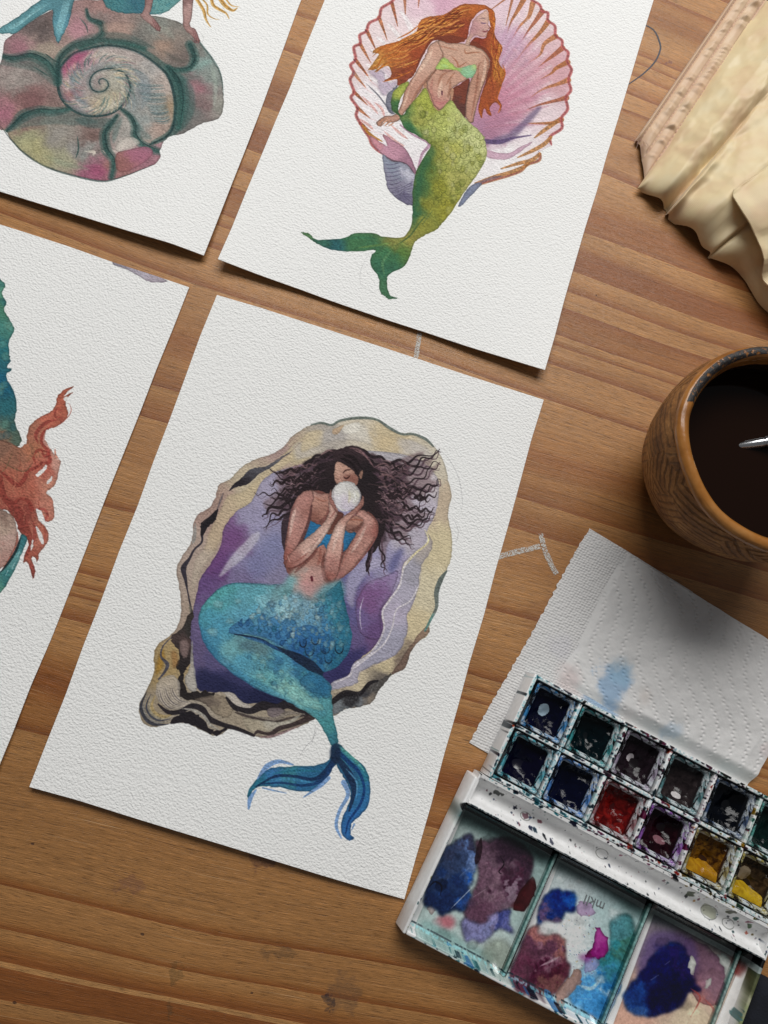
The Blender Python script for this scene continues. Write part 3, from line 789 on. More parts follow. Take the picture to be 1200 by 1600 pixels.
def paint_scallop(cv):
    """red-haired mermaid with a green tail seated in a pink scallop shell"""
    rng = cv.rng
    cv.soft = 9.0
    rimL = [(640,-30),(622,-12),(612,2),(596,12),(592,27),(577,35),(572,48),(562,54),(563,67),(553,73),(556,92),(548,101),(553,113),(547,124),(553,143),(548,152),(558,168),(556,180),(563,193),(570,205),(577,215),(582,227),(597,241)]
    rimR = [(800,-30),(815,-14),(830,0),(843,8),(847,18),(856,20),(856,32),(867,40),(868,55),(878,62),(879,73),(888,81),(886,95),(893,108),(888,124),(892,140),(884,152),(887,170),(877,184),(878,200),(860,213),(862,227),(843,238),(842,250),(823,257),(813,267),(793,275),(770,282),(738,292)]
    shell = rimL + [(625,256),(645,268),(652,280),(700,300),(738,292)] + rimR[::-1] + [(760,-45),(700,-50)]
    sm = cv.mask(shell)
    cv.wash(None, [(800,130,'#c68fa6'),(770,170,'#bd86a0'),(830,80,'#dcb4be'),(860,110,'#d6a6ac'),(860,60,'#dfbcc0'),(790,60,'#d4b0c0'),(800,95,'#c49aac'),(640,40,'#ecd8da'),(660,15,'#e9d2d6'),(700,5,'#dcb0c0'),(570,100,'#ead6d6'),(600,60,'#eedcdc'),(590,150,'#f1eaec'),(600,210,'#f2ecee'),(610,120,'#dccad2'),(640,200,'#f4f1f1'),(790,190,'#bc8da6'),(850,180,'#e6d2d6'),(760,210,'#ae7e98'),(840,30,'#e9d3d4'),(790,20,'#e6cbd4'),(820,225,'#efe4e6'),(780,255,'#f3efef'),(800,240,'#f2eeee'),(740,270,'#f1eded')], mask=sm, edge=.08, gran=.1, warp=8, p=4)
    # ribs: light petals, brown grooves running in from every notch
    hub = (715, 205)
    nl = [(612,4),(592,26),(573,47),(563,68),(556,93),(553,113),(553,143),(558,168),(563,193)]
    nr = [(820,-4),(832,6),(847,18),(856,34),(868,56),(879,74),(887,96),(888,124),(885,152),(877,186)]
    def toward(p, f, o=(0, 0)):
        return (p[0] + (hub[0]-p[0])*f + o[0], p[1] + (hub[1]-p[1])*f + o[1])
    for i, p in enumerate(nl):
        ang = .12
        l_ = rng.uniform(.6, 1.0); q = toward(p, .11*l_, (-2, 7)); r = toward(p, .2*l_, (-5, 14*l_))
        cv.stroke([p, ((p[0]+q[0])/2, (p[1]+q[1])/2), q, r], [7, 6, 4, 1], ['#9c5636','#a8643f'][i % 2], .85, gran=.5)
        a, b = toward(p, .2, (8, -2)), toward(p, .45, (2, 8))
        cv.stroke([toward(p, .07, (7, 0)), a, b], [5, 10, 3], '#f4eeee', .7, soft=2)
        cv.stroke([toward(p, .12, (-9, 8)), toward(p, .35, (-8, 16))], 4, '#d79a98', .5, soft=2)
    for i, p in enumerate(nr):
        e = rng.uniform(.22, .38)
        q, r, s = toward(p, .10, rng.normal(0, 2, 2)), toward(p, e * .65, rng.normal(0, 2, 2)), toward(p, e)
        cv.stroke([p, q, r, s], [11, 7, 4, 1], ['#a8683c','#b3744a','#a05c40'][i % 3], .85, gran=.3)
        cv.stroke([toward(p, .10, (-9, -5)), toward(p, .3, (-8, -4)), toward(p, .5, (-6, -3))], [5, 9, 3], '#ecd8dc', .5, soft=3)
        cv.stroke([toward(p, .15, (-3, 5)), toward(p, .5), toward(p, .75)], [3, 5, 2], '#c48a9c', .45, soft=2)
    for p0, p1, w in (((632,-5),(633,22),7),((655,-5),(653,12),5),((795,-5),(760,20),4),((800,0),(790,40),5)):
        cv.stroke([p0, p1], w, '#a5643f', .8, taper=(0,.6))
    # scalloped rim
    for a, c in ((rimL, '#b0605a'), (rimR[:22], '#b2605c'), (rimR[22:], '#a9704a')):
        cv.stroke([(x,y) for x,y in a], 6, c, .75, taper=(0.02,.02), smooth=4, gran=.35)
        cv.stroke([(x,y) for x,y in a], 2, '#8f3f48', .6, taper=(0.02,.02), smooth=4)
    for x, y in ((572,47),(554,93),(553,113),(558,168),(860,214),(843,238)):
        cv.stroke([(x-2,y-2),(x+2,y+3)], 5, '#4a3a4c', .8)
    cv.wash([(765,60),(800,45),(830,75),(850,110),(845,150),(820,185),(785,205),(760,205),(770,160),(785,115)], [(790,70,'#bf98b4'),(825,110,'#d09aa6'),(800,160,'#c88496'),(780,190,'#b47a90')], alpha=.6, feather=10, edge=0, clip=sm)
    cv.wash([(640,-10),(700,-12),(700,15),(660,26),(640,30)], '#d69ac0', alpha=.18, feather=6, edge=0, clip=sm)
    # mauve hollow and folds
    cv.wash([(757,222),(775,215),(800,205),(838,168),(845,172),(815,205),(795,222),(770,226),(758,224)], '#6f5f80', alpha=.7, feather=2, edge=0)
    cv.stroke([(757,221),(780,222),(800,216),(830,211)], [9,9,5,2], '#5a4a70', .8)
    cv.wash([(760,235),(790,240),(820,226),(833,222),(815,236),(795,248),(775,250),(761,246)], '#c9a0b4', alpha=.85, edge=.2)
    for p in ([(808,246),(830,236),(850,225),(861,214)],[(782,264),(810,255),(830,250),(843,240)],[(742,287),(770,277),(795,270),(815,262),(825,255)],[(835,215),(855,200),(870,190)]):
        cv.stroke(p, [2,7,8,6], '#b07a48', .85, gran=.4)
    cv.stroke([(740,290),(765,280),(785,275)], 5, '#7d6670', .8)
    cv.wash([(552,113),(575,135),(600,165),(615,178),(606,160),(585,138)], '#f3eeee', alpha=.8, feather=2, edge=0)
    cv.wash([(575,112),(590,125),(592,140),(600,150),(612,140),(622,128),(605,128),(598,110)], '#b8a6bc', alpha=.7, feather=1.5)
    cv.stroke([(572,130),(590,148),(603,165),(612,178)], 3, '#50505c', .7)
    cv.wash([(603,152),(615,138),(622,134),(614,155),(614,175),(622,180),(606,174)], '#5d5f70', alpha=.8)
    for p in ([(585,160),(596,170),(600,182)],[(565,150),(580,165),(590,178)],[(600,205),(620,222),(632,228)],[(610,195),(625,208),(637,217)],[(560,185),(575,195),(583,203)]):
        cv.stroke(p, 5, '#d99a92', .65, soft=2)
    cv.stroke([(566,196),(578,210),(597,221)], [3,6,2], '#b57a34', .9)
    cv.wash([(577,213),(590,219),(605,228),(598,210),(615,220),(631,230),(641,244),(651,268),(650,278),(640,262),(630,256),(607,250),(588,232)], [(585,222,'#cf8f98'),(610,235,'#c995a8'),(640,255,'#a5788c')], edge=.3)
    cv.stroke([(595,238),(612,250),(632,255),(643,265),(650,276)], 3, '#55444f', .8)
    cv.stroke([(625,195),(645,210),(670,224),(660,240),(654,262)], [3,4,6,5,3], '#a98098', .8)
    wing = [(598,243),(612,252),(633,256),(645,268),(650,278),(647,300),(645,322),(623,313),(608,298),(603,280)]
    wm = cv.mask(wing)
    cv.wash(None, [(612,262,'#8d94a6'),(635,280,'#c3c2cf'),(610,290,'#8a859a'),(635,310,'#6b6680')], mask=wm, edge=.3)
    for k in range(11):
        y = 258 + k*6
        cv.stroke([(601,y),(615,y-1+k*.3),(628,y-5+k*.2)], 2, '#5d5870', .65, clip=wm)
    for k in range(6):
        cv.stroke([(612+k*6,300+k*3),(632,292+k*3),(646,284+k*5)], 2, '#5a556e', .6, clip=wm)
    cv.wash([(738,290),(753,287),(745,298),(720,324),(718,318),(728,300)], '#8088a0', edge=.3)
    # ---------------------------------------------------------------- hair
    hair = [(743,7),(723,7),(707,15),(693,23),(667,27),(655,35),(651,48),(640,55),(620,65),(600,70),(588,75),(582,82),(592,85),(582,100),(576,109),(590,108),(598,99),(586,113),(606,103),(612,118),(600,127),(620,124),(622,134),(640,124),(648,115),(657,95),(668,74),(680,62),(704,67),(725,64),(732,52),(734,38),(745,22),(760,15),(764,28),(766,42),(762,50),(757,60),(742,58),(734,72),(755,80),(765,92),(764,105),(758,130),(748,165),(752,185),(757,170),(762,178),(768,181),(766,168),(775,160),(783,170),(780,178),(784,165),(777,152),(783,135),(789,113),(779,96),(785,75),(773,55),(774,25),(762,10)]
    hm = cv.mask(hair)
    cv.wash(None, [(690,30,'#c8793a'),(740,12,'#b5622f'),(660,45,'#c06a30'),(700,50,'#a04e2e'),(725,45,'#8f402a'),(620,75,'#bd6a34'),(590,95,'#c78a44'),(650,85,'#a04a2c'),(630,118,'#8d4430'),(770,30,'#b55c2c'),(745,66,'#8a3828'),(770,80,'#a3502a'),(780,110,'#c07a34'),(765,140,'#a5522e'),(760,165,'#a5502c')], mask=hm, edge=.25, gran=.3, warp=6)
    for k in range(80):
        t = rng.uniform(0, 1)
        a = (735 - 60*t + rng.uniform(-6,6), 10 + 26*t + rng.uniform(-4,10))
        b = (a[0]-35, a[1]+14+rng.uniform(-4,8))
        c = (b[0]-30-rng.uniform(0,30), b[1]+16+rng.uniform(-4,14))
        cv.stroke([a, ((a[0]+b[0])/2, (a[1]+b[1])/2-4), b, c], rng.uniform(1,2.6), rng.choice(['#e09c4a','#8f3f22','#d58a3a','#7a3424','#c46a2c','#efb668']), .6, clip=hm)
    for k in range(34):
        x = rng.uniform(762,782); y = rng.uniform(15,110)
        cv.wavy([(x,y),(x+5,y+20),(x+rng.uniform(-4,8),y+45)], 2.5, 1.2, rng.uniform(1,2.2), rng.choice(['#e6a850','#8a3a22','#d8893a','#6f2f24']), .6, ph=rng.uniform(0,6), clip=hm)
    for k in range(24):
        x, y = rng.uniform(600,660), rng.uniform(70,112)
        cv.stroke([(x,y),(x-14,y+7),(x-28,y+9+rng.uniform(-5,8))], rng.uniform(1,2.5), rng.choice(['#e4ac5c','#8a4024','#d08038']), .6, clip=hm)
    for k in range(60):
        t = rng.uniform(0, 1)
        a = (728 - 70*t + rng.uniform(-8,4), 18 + 30*t + rng.uniform(-6,22))
        cv.wavy([a, (a[0]-22, a[1]+8), (a[0]-50, a[1]+18+rng.uniform(-4,14))], 2.2, 1.4, rng.uniform(1.2,3), rng.choice(['#6a2c1c','#7d3822','#f0b060','#e8a04c','#5a2418']), .6, ph=rng.uniform(0,6), clip=hm)
    for p in ([(640,62),(610,68),(596,75),(582,88)],[(625,82),(600,88),(590,102),(576,109)],[(618,96),(602,100),(588,113)],[(640,112),(618,122),(598,128)],[(700,20),(690,26),(684,30)],[(655,38),(640,50),(620,60)]):
        cv.stroke(p, 2.6, '#b5662e', .9)
    for p in ([(760,160),(764,172),(768,181)],[(772,150),(782,165),(778,177)],[(752,160),(750,172),(754,184)],[(785,100),(789,115),(783,130)],[(784,132),(779,145),(776,158)]):
        cv.stroke(p, 2.4, '#b5602c', .9)
    cv.wash([(705,140),(720,130),(733,122),(734,135),(730,150),(727,184),(713,170),(704,156)], [(715,145,'#7d3f30'),(725,170,'#5f3a34')], edge=.15)
    cv.stroke([(734,124),(730,150),(727,175)], 3, '#4a3434', .8)
    cv.wash([(675,60),(725,58),(764,80),(768,110),(750,150),(735,190),(700,165),(665,130),(650,110)], '#7d3c2a', edge=0, clip=hm)
    cv.wash([(662,125),(690,110),(708,135),(706,158),(690,174),(674,166)], '#b98a6e', edge=0)
    # ---------------------------------------------------------------- body
    sk = [(675,75,'#c99c88'),(665,95,'#d2aa96'),(640,140,'#c0907c'),(620,175,'#c29480'),(700,80,'#cda48e'),(740,85,'#d0a890'),(760,100,'#c0927c'),(755,130,'#b5846e'),(735,165,'#be8f7a'),(690,120,'#c4957f'),(700,140,'#cca28c'),(685,160,'#c88a80')]
    cv.wash([(688,63),(673,69),(665,86),(655,104),(642,126),(633,142),(628,160),(618,178),(600,182),(588,192),(594,198),(600,190),(607,192),(623,188),(633,175),(647,158),(663,133),(673,117),(682,107),(692,88),(700,75)], sk, edge=.5, warp=4)
    cv.wash([(684,64),(704,67),(726,68),(745,73),(755,78),(764,90),(765,102),(760,120),(751,147),(742,180),(737,192),(728,182),(730,150),(734,130),(738,118),(728,124),(705,140),(704,156),(688,171),(678,162),(672,146),(667,128),(681,108),(692,87)], sk, edge=.5, warp=4)
    for p, w, c, a in (([(692,80),(690,95),(682,107),(666,128)],2.2,'#8a5848',.75),([(684,70),(700,74),(716,78)],3,'#a8705a',.6),([(726,75),(728,82),(740,81),(752,81)],3.4,'#a56a50',.7),([(705,86),(714,96),(717,103),(730,95)],3.2,'#9a6048',.7),([(744,112),(738,118),(752,95)],4,'#9d6a56',.6),([(748,97),(746,125),(741,160),(736,185)],4,'#93604e',.55),([(683,108),(700,110),(712,107)],3.4,'#7d5248',.7),([(711,112),(703,122),(697,133)],3,'#9a6850',.6),([(677,120),(674,140),(680,158)],5,'#b0756a',.5),([(668,122),(655,148),(640,168),(628,184)],3,'#9a6652',.6),([(664,92),(652,115),(640,138)],4,'#dcb8a4',.5),([(680,158),(690,161),(700,156)],5,'#c47a7a',.6)):
        cv.stroke(p, w, c, a)
    for p, w in (([(676,76),(667,94),(656,112)],6),([(640,138),(634,155),(628,170)],4),([(758,90),(757,112),(750,140)],5),([(700,72),(715,70)],4),([(690,125),(688,140),(686,152)],8),([(735,74),(748,78)],4)):
        cv.stroke(p, w, '#e4c4ae', .6, soft=3)
    for p, w in (([(700,112),(690,118),(684,135)],4),([(704,125),(703,140),(700,152)],5),([(744,100),(738,118)],4),([(670,118),(655,138),(642,160)],4),([(756,86),(763,98),(758,122)],3)):
        cv.stroke(p, w, '#8f5c48', .5, soft=2.5)
    cv.stroke([(691,142),(691,147)], 3, '#5d3440', .9, taper=(0,0))
    for o in (0,5,10,15):
        cv.stroke([(606+o*.6,184+o*.5),(596+o,188+o*.4),(590+o*1.1,197)], 2.6, ['#b98468','#c8987e'][o%2], .9)
    cv.wash([(733,52),(739,33),(750,22),(760,16),(764,29),(763,38),(766,43),(762,48),(761,53),(758,58),(747,55),(738,58),(733,70),(727,68)], [(745,40,'#c79494'),(756,28,'#d8b09e'),(758,50,'#cfa498'),(735,62,'#d0a892'),(738,45,'#b5848a')], edge=.2, warp=2)
    for p, w, c in (([(748,29),(754,28),(759,30)],1.6,'#6f5660'),([(751,35),(755,36),(760,36)],2.6,'#6f5674'),([(761,37),(765,43),(762,44)],1.6,'#8d5a54'),([(753,48),(758,49),(762,47)],3,'#7d3f48'),([(746,55),(752,57),(758,57)],2,'#a87268'),([(738,57),(745,54)],2,'#8f5c50')):
        cv.stroke(p, w, c, .85)
    cv.wash([(693,89),(704,97),(715,105),(730,102),(742,100),(745,108),(737,121),(725,119),(716,110),(700,108),(681,107)], [(695,100,'#b4cb62'),(738,108,'#c6d884'),(726,116,'#8cc09a'),(714,106,'#8fbf98')], edge=.25)
    # ---------------------------------------------------------------- tail
    tail = [(640,128),(622,135),(612,152),(612,172),(622,180),(627,192),(635,203),(655,214),(671,224),(671,232),(653,263),(647,288),(645,320),(644,350),(631,371),(599,371),(587,366),(555,365),(539,373),(497,377),(486,369),(478,365),(471,366),(484,375),(495,383),(515,391.7),(537,394),(563,394),(587,392),(580,402),(580,417),(591,434),(593,456),(600,464),(607,468),(620,467),(608,461),(604,440),(610,428),(632,417),(643,395),(649,379),(662,370),(682,360),(691,351),(707,331),(728,298),(747,272),(759,247),(759,228),(755,212),(738,195),(727,184),(715,168),(704,156),(688,172),(678,166),(666,137),(655,148),(640,165),(628,180),(622,172),(626,155)]
    tm = cv.mask(tail)
    cv.wash(None, [(625,150,'#a8b050'),(620,165,'#3f6a40'),(660,165,'#a3a94a'),(650,190,'#b0b058'),(640,203,'#3c6e48'),(690,190,'#b8bf68'),(720,200,'#c3ca86'),(745,225,'#c5c98a'),(735,250,'#b9bd74'),(700,240,'#b5b45c'),(680,240,'#8d9140'),(663,255,'#55743a'),(655,290,'#4a6e40'),(690,290,'#989838'),(715,285,'#b0ae60'),(675,325,'#8f8f3a'),(650,330,'#3f6c48'),(700,330,'#9a9638'),(660,355,'#8a8a3c'),(640,372,'#989248'),(620,375,'#8d8f4a'),(610,400,'#3f7450'),(625,395,'#5a7a3c'),(590,385,'#437550'),(560,378,'#467850'),(520,385,'#2f6468'),(500,380,'#3d6e5c'),(478,368,'#5f8a5a'),(600,420,'#3c7056'),(598,450,'#4a7a58')], mask=tm, edge=.3, gran=.3, warp=6, p=4)
    for k in range(90):
        x, y = rng.uniform(640,758), rng.uniform(170,345)
        s = rng.uniform(3,7)
        cv.wash([(x-s*.6,y-s),(x+s*.6,y-s),(x+s*.7,y+s*.2),(x,y+s),(x-s*.7,y+s*.2)], rng.choice(['#d3d49a','#a8aa48','#8d8f34','#c8c878','#6f7a30']), alpha=.4, edge=.35, clip=tm)
    cv.scales(grid_in([(655,150),(680,170),(720,190),(755,215),(757,245),(735,280),(700,320),(668,330),(670,260),(680,230),(650,200)], 10, rng), 9, '#56602a', .75, 1.1, clip=tm)
    cv.wash([(626,190),(645,208),(672,226),(660,214),(648,200),(640,186)], '#356a44', alpha=.6, feather=3, edge=0, clip=tm)
    cv.wash([(672,228),(655,262),(647,290),(644,350),(636,368),(652,350),(657,310),(665,270),(680,240)], '#2f6448', alpha=.6, feather=3, edge=0, clip=tm)
    for p, w, c in (([(668,335),(655,350),(640,370),(618,385)],3,'#3a5a38'),([(676,330),(660,352)],3,'#2f5a4a'),([(560,388),(590,384),(612,380)],4,'#6f8f50'),([(600,430),(598,410),(612,392)],5,'#5f8a60'),([(530,376),(560,372),(590,374)],4,'#3a6e50')):
        cv.stroke(p, w, c, .6, clip=tm)
    for p in ([(576,398),(564,420),(562,440),(568,450),(590,462)],[(572,396),(574,410)]):
        cv.stroke(p, .8, '#8a8a8c', .4)
def paint_ammonite(cv):
    """mermaid sitting on a large ammonite shell; only the shell, fins and hands reach into view"""
    rng = cv.rng
    cv.sat, cv.soft = 0.68, 11.0
    out = [(160,0),(117,1),(80,16),(50,33),(19,55),(7,67),(3,92),(-1,108),(-6,140),(-4,170),(0,202),(12,208),(20,223),(42,245),(75,265),(117,278),(160,287),(188,282),(215,272),(243,260),(251,250),(252,235),(263,217),(288,210),(313,195),(338,188),(347,175),(349,153),(348,141),(345,117),(333,93),(317,72),(300,50),(280,35),(250,27),(218,21),(190,-10)]
    m = cv.mask(out)
    cv.wash(None, [(60,45,'#6f5f5c'),(30,75,'#a87078'),(70,75,'#b09a84'),(100,60,'#a8847c'),(122,45,'#c88490'),(30,125,'#a3958c'),(50,110,'#94837c'),(45,155,'#8d5c5a'),(12,180,'#b26878'),(35,185,'#a07068'),(60,230,'#b0a86e'),(45,222,'#a8a878'),(90,215,'#9a9288'),(100,250,'#a5a27c'),(130,235,'#94918c'),(140,215,'#8a6a62'),(155,271,'#ad4f74'),(190,265,'#a66a62'),(215,250,'#b0627a'),(200,235,'#cbbcae'),(195,210,'#aaa49a'),(150,30,'#8d7a74'),(185,50,'#b0877a'),(150,12,'#b58078'),(215,60,'#7c7a72'),(260,75,'#a38674'),(285,90,'#7d6c64'),(250,45,'#878a80'),(320,95,'#86a098'),(310,135,'#a06a72'),(318,165,'#8d6a6a'),(335,165,'#9c9c8e'),(335,120,'#88958c'),(290,170,'#5f6d68'),(280,130,'#587872')], mask=m, edge=.35, gran=.3, warp=9, p=3.4)
    tl, dk = '#3a5d58', '#263f40'
    # inner whorls
    wh = [(92,120),(97,103),(115,85),(138,77),(167,72),(197,76),(222,85),(247,103),(263,123),(273,155),(272,185),(264,208),(250,226),(233,227),(222,222),(213,205),(205,185),(192,172),(175,177),(147,182),(125,178),(107,167),(94,150)]
    wm = cv.mask(wh)
    cv.wash(None, [(105,105,'#c0607e'),(130,85,'#b8708a'),(160,85,'#b8a89e'),(200,88,'#b5a49c'),(235,110,'#aca6a0'),(255,135,'#c0aa9c'),(225,140,'#8f9498'),(240,165,'#a8a49c'),(265,170,'#a88c6c'),(245,205,'#b39484'),(225,190,'#939c98'),(205,160,'#8a989a'),(105,130,'#b89490'),(110,150,'#a07078'),(130,165,'#8d8d94'),(145,168,'#bfa88a'),(165,165,'#b9b090'),(185,150,'#b0a688'),(120,120,'#9aa09c'),(190,125,'#b0ac98')], mask=wm, edge=.2, gran=.3, warp=7, p=3.4)
    sp = [(235,228),(267,208),(274,165),(264,123),(247,103),(222,85),(197,75),(167,71),(138,76),(115,84),(97,102),(90,125),(94,150),(107,168),(125,179),(147,183),(175,178),(195,161),(203,140),(199,122),(190,112),(172,107),(155,110),(144,118),(140,130),(144,140),(153,144),(163,142),(169,134),(166,126),(159,123),(154,127),(156,132)]
    cv.stroke([(x+5,y-3) for x,y in sp[:9]], [8,16,18,14,10,9,8,6,4], tl, .6, soft=4, clip=m)
    cv.stroke(sp, [3,4,5,5,4,4,4,4,4.5,5.5,5.5,5,4.5,4.5,4.5,4,4,4,3.5,3.5,3,3,3,3,3,2.6,2.4,2.2,2,2,1.6], dk, .85, gran=.3)
    mid = [((x*.78+156*.22), (y*.78+131*.22)) for x, y in sp]
    cv.stroke(sp, 13, '#4a5f60', .35, soft=6, clip=wm)
    cv.stroke(mid[3:26], 8, '#ddd3c4', .38, soft=6, clip=wm)
    for k in range(150):
        a = rng.uniform(0, 6.28); r0 = rng.uniform(24, 50); r1 = r0 + rng.uniform(8, 22)
        cx, cy = 156, 131
        cv.stroke([(cx+r0*math.cos(a),cy+r0*.9*math.sin(a)),(cx+(r0+r1)/2*math.cos(a+.12),cy+(r0+r1)/2*.9*math.sin(a+.12)),(cx+r1*math.cos(a+.3),cy+r1*.9*math.sin(a+.3))], rng.uniform(1,3), rng.choice(['#5d7a7c','#8d9a94','#c9b894','#a07a80','#d4c0a4','#54706f']), .5, clip=wm)
    for k in range(90):
        t = rng.uniform(0,1)
        cv.stroke([(205+40*t,125+70*t),(225+35*t,130+65*t),(255+12*t,130+60*t)], rng.uniform(1,2.6), rng.choice(['#62787a','#8a9a98','#c4b6aa','#7d8a8c','#52686a']), .4, clip=wm)
    # septa between the chambers
    B = [([(0,88),(20,92),(47,87),(72,98),(86,118),(90,130)],[8,12,14,16,12,8]),([(12,207),(24,196),(38,183),(60,175),(85,176),(108,172)],[6,10,16,14,12,8]),([(183,182),(172,198),(164,212),(168,237),(179,255),(176,281)],[6,10,12,12,10,8]),([(190,172),(204,184),(212,200),(212,213),(222,227),(240,236),(252,240)],[5,8,10,11,10,12,8]),([(297,70),(304,90),(297,106),(278,110),(262,105)],[12,12,10,8,4]),([(135,15),(140,30),(158,38),(160,52),(145,66),(125,75)],[4,6,10,10,12,8]),([(90,130),(92,95),(115,72),(150,64),(190,66),(225,76)],[10,12,12,8,10,8]),([(262,105),(280,130),(285,160),(280,200)],[8,16,16,10])]
    for p, w in B:
        cv.stroke(p, [x*1.5 for x in w], tl, .55, soft=5, clip=m)
        cv.stroke(p, [x*.7 for x in w], [(p[0][0],p[0][1],'#2c4a48'),(p[-1][0],p[-1][1],'#3d625c')], .8, clip=m, soft=3)
        cv.stroke([(x+1,y-3) for x,y in p], 1.6, '#1f3436', .8, clip=m)
    for p in ([(124,28),(134,40),(137,52)],[(70,84),(80,92),(88,97)],[(52,105),(65,113),(78,121)],[(113,66),(114,78)],[(121,60),(124,72)],[(128,55),(128,66)],[(122,215),(124,235),(120,250)]):
        cv.stroke(p, 2.6, '#3a5450', .8, clip=m)
    cv.wash([(118,28),(128,36),(136,50),(125,62),(108,55)], '#c98490', alpha=.6, feather=3, edge=0, clip=m)
    cv.wash([(95,105),(115,88),(138,80),(130,92),(108,108),(104,125)], '#b84a74', alpha=.6, feather=3, edge=0, clip=wm)
    cv.wash([(184,226),(205,216),(220,226),(200,236),(184,240)], '#cfc4b6', alpha=.75, edge=.25, clip=m)
    cv.wash([(184,243),(205,236),(232,232),(240,243),(225,258),(200,272),(184,268)], [(195,258,'#a8605a'),(228,243,'#b8607e')], alpha=.85, edge=.3, clip=m)
    for p in ([(133,239),(148,240),(147,245)],[(162,238),(166,242)]):
        cv.stroke(p, 5, '#d9cfc2', .9)
    cv.stroke([(3,200),(20,222),(42,244),(75,264),(117,278),(160,287),(190,281),(240,261)], 3.5, '#3a4a48', .7)
    cv.stroke([(349,150),(345,117),(333,93),(317,72),(300,50),(280,35)], 3, '#3a5450', .6)
    cv.wash([(160,38),(190,36),(210,40),(200,58),(170,60)], '#b8907e', alpha=.6, feather=2, clip=m)
    for k in range(400):
        x, y = rng.uniform(0,348), rng.uniform(5,285)
        cv.stroke([(x,y),(x+rng.uniform(-3,3),y+rng.uniform(-2,4))], rng.uniform(.8,2), rng.choice(['#4a5a58','#c9b8a8','#7d6a66','#5d7a74']), .22, clip=m)
    # soft green-grey glazes that round the chambers
    for p, w, c, a in (([(0,100),(40,100),(70,112),(86,135)],22,'#4a625e',.45),([(20,205),(50,190),(90,185),(120,188),(150,192)],26,'#4d6664',.45),([(120,188),(150,194),(178,190)],20,'#3f5c5a',.5),([(190,185),(182,205),(178,225)],10,'#5a7470',.5),([(215,195),(222,210),(236,218)],14,'#5d7674',.45),([(95,90),(120,68),(160,58),(200,60),(240,75)],18,'#4a5e5a',.5),([(280,115),(294,140),(296,170),(288,200)],18,'#486662',.5),([(330,100),(336,130),(334,165)],8,'#a8b4a8',.5),([(300,110),(316,100),(330,96)],9,'#8fb0a8',.5),([(120,105),(112,130),(118,150),(135,165)],9,'#7f8f94',.5),([(210,110),(225,125),(228,150),(222,170)],16,'#7d8c92',.4),([(130,118),(150,104),(172,100),(192,106)],10,'#8d9a98',.5),([(70,245),(100,258),(140,268)],9,'#8f9a84',.4),([(150,225),(135,240),(130,255)],10,'#9aa09a',.4),([(55,50),(75,35),(84,50)],12,'#5a4f4c',.5),([(230,35),(255,45),(272,60)],10,'#9c9c90',.5),([(255,80),(280,95),(295,95)],6,'#5d5a54',.6)):
        cv.stroke(p, w, c, a, soft=7, clip=m, gran=.2)
    for x, y, r, c, a in ((28,75,14,'#b0687a',.5),(8,182,14,'#b8607a',.5),(50,160,16,'#8a5658',.5),(157,271,12,'#b0446e',.6),(70,250,20,'#bcb46c',.4),(45,228,14,'#c0b878',.5),(312,140,9,'#a85f6c',.55),(145,215,10,'#7a564e',.45),(255,72,12,'#b58a70',.5),(110,148,7,'#a04a58',.6),(150,165,9,'#d0b48c',.6),(180,150,10,'#c4b890',.5),(265,165,6,'#b08a5c',.5),(120,90,9,'#c44878',.6)):
        t = np.linspace(0, 6.28, 9)[:-1]
        cv.wash([(x+r*rng.uniform(.7,1.2)*math.cos(q), y+r*rng.uniform(.6,1)*math.sin(q)) for q in t], c, alpha=a, feather=4, edge=0, clip=m)
    # tail and fins of the sitter
    fm = [(115,-6),(113,12),(107,37),(98,55),(90,69),(84,50),(82,30),(80,16),(50,33),(25,52),(12,53),(-8,52),(-8,46),(0,44),(30,25),(50,10),(78,-6)]
    m2 = cv.mask(fm)
    cv.wash(None, [(40,30,'#4d97a2'),(95,30,'#4a96ac'),(100,5,'#4a8d9a'),(20,45,'#55a0aa'),(90,55,'#5aa8b8')], mask=m2, edge=.4, gran=.2)
    for k in range(14):
        cv.stroke([(110-k*.8,0),(104-k,25+k*.6),(92-k*.4,58-k)], 1, '#9accd2', .5, clip=m2)
        cv.stroke([(80-k*2,4+k*.4),(50-k,22+k*.9),(10,44+k*.5)], 1, '#98c8cc', .4, clip=m2)
    cv.wash([(150,-70),(152,-30),(163,6),(172,15),(190,21),(220,22),(247,23),(268,14),(290,-12),(300,-70)], [(180,10,'#3f8c92'),(220,14,'#2f7088'),(255,12,'#5fa8a4')], edge=.35)
    cv.scales(grid_in([(165,-4),(185,18),(250,20),(280,-4)], 7, rng), 7, '#25606e', .7, 1)
    for h in ([(232,-70),(248,-70),(238,10),(235,22),(243,32),(251,43),(250,50),(243,46),(232,37),(224,30),(219,24),(226,10)], [(290,-70),(308,-70),(301,20),(297,40),(307,48),(313,66),(306,63),(298,55),(287,42),(286,20)]):
        cv.wash(h, [(h[0][0],0,'#9a6a66'),(h[5][0],40,'#b07a72'),(h[3][0],20,'#c09088')], edge=.4)
        for o in (0,4,8):
            cv.stroke([(h[4][0]-6+o*.6,h[4][1]-4+o*.2),(h[5][0]-8+o*.7,h[5][1]+o*.1),(h[6][0]-6+o*.5,h[6][1]-1)], 1.3, '#6f3f44', .7)
    for p, w in (([(306,-4),(318,15),(322,30),(329,42)],6),([(314,-4),(324,8),(325,22),(335,29),(343,30)],3),([(331,-5),(334,8),(348,17),(354,21),(358,29)],6),([(343,-5),(352,8),(364,16),(371,12)],8),([(352,-4),(362,8),(374,10)],3)):
        cv.stroke(p, w, '#d2a860', .9, taper=(0,.6))
        cv.stroke([(x+1,y) for x,y in p], w*.35, '#a8783c', .8, taper=(0,.6))
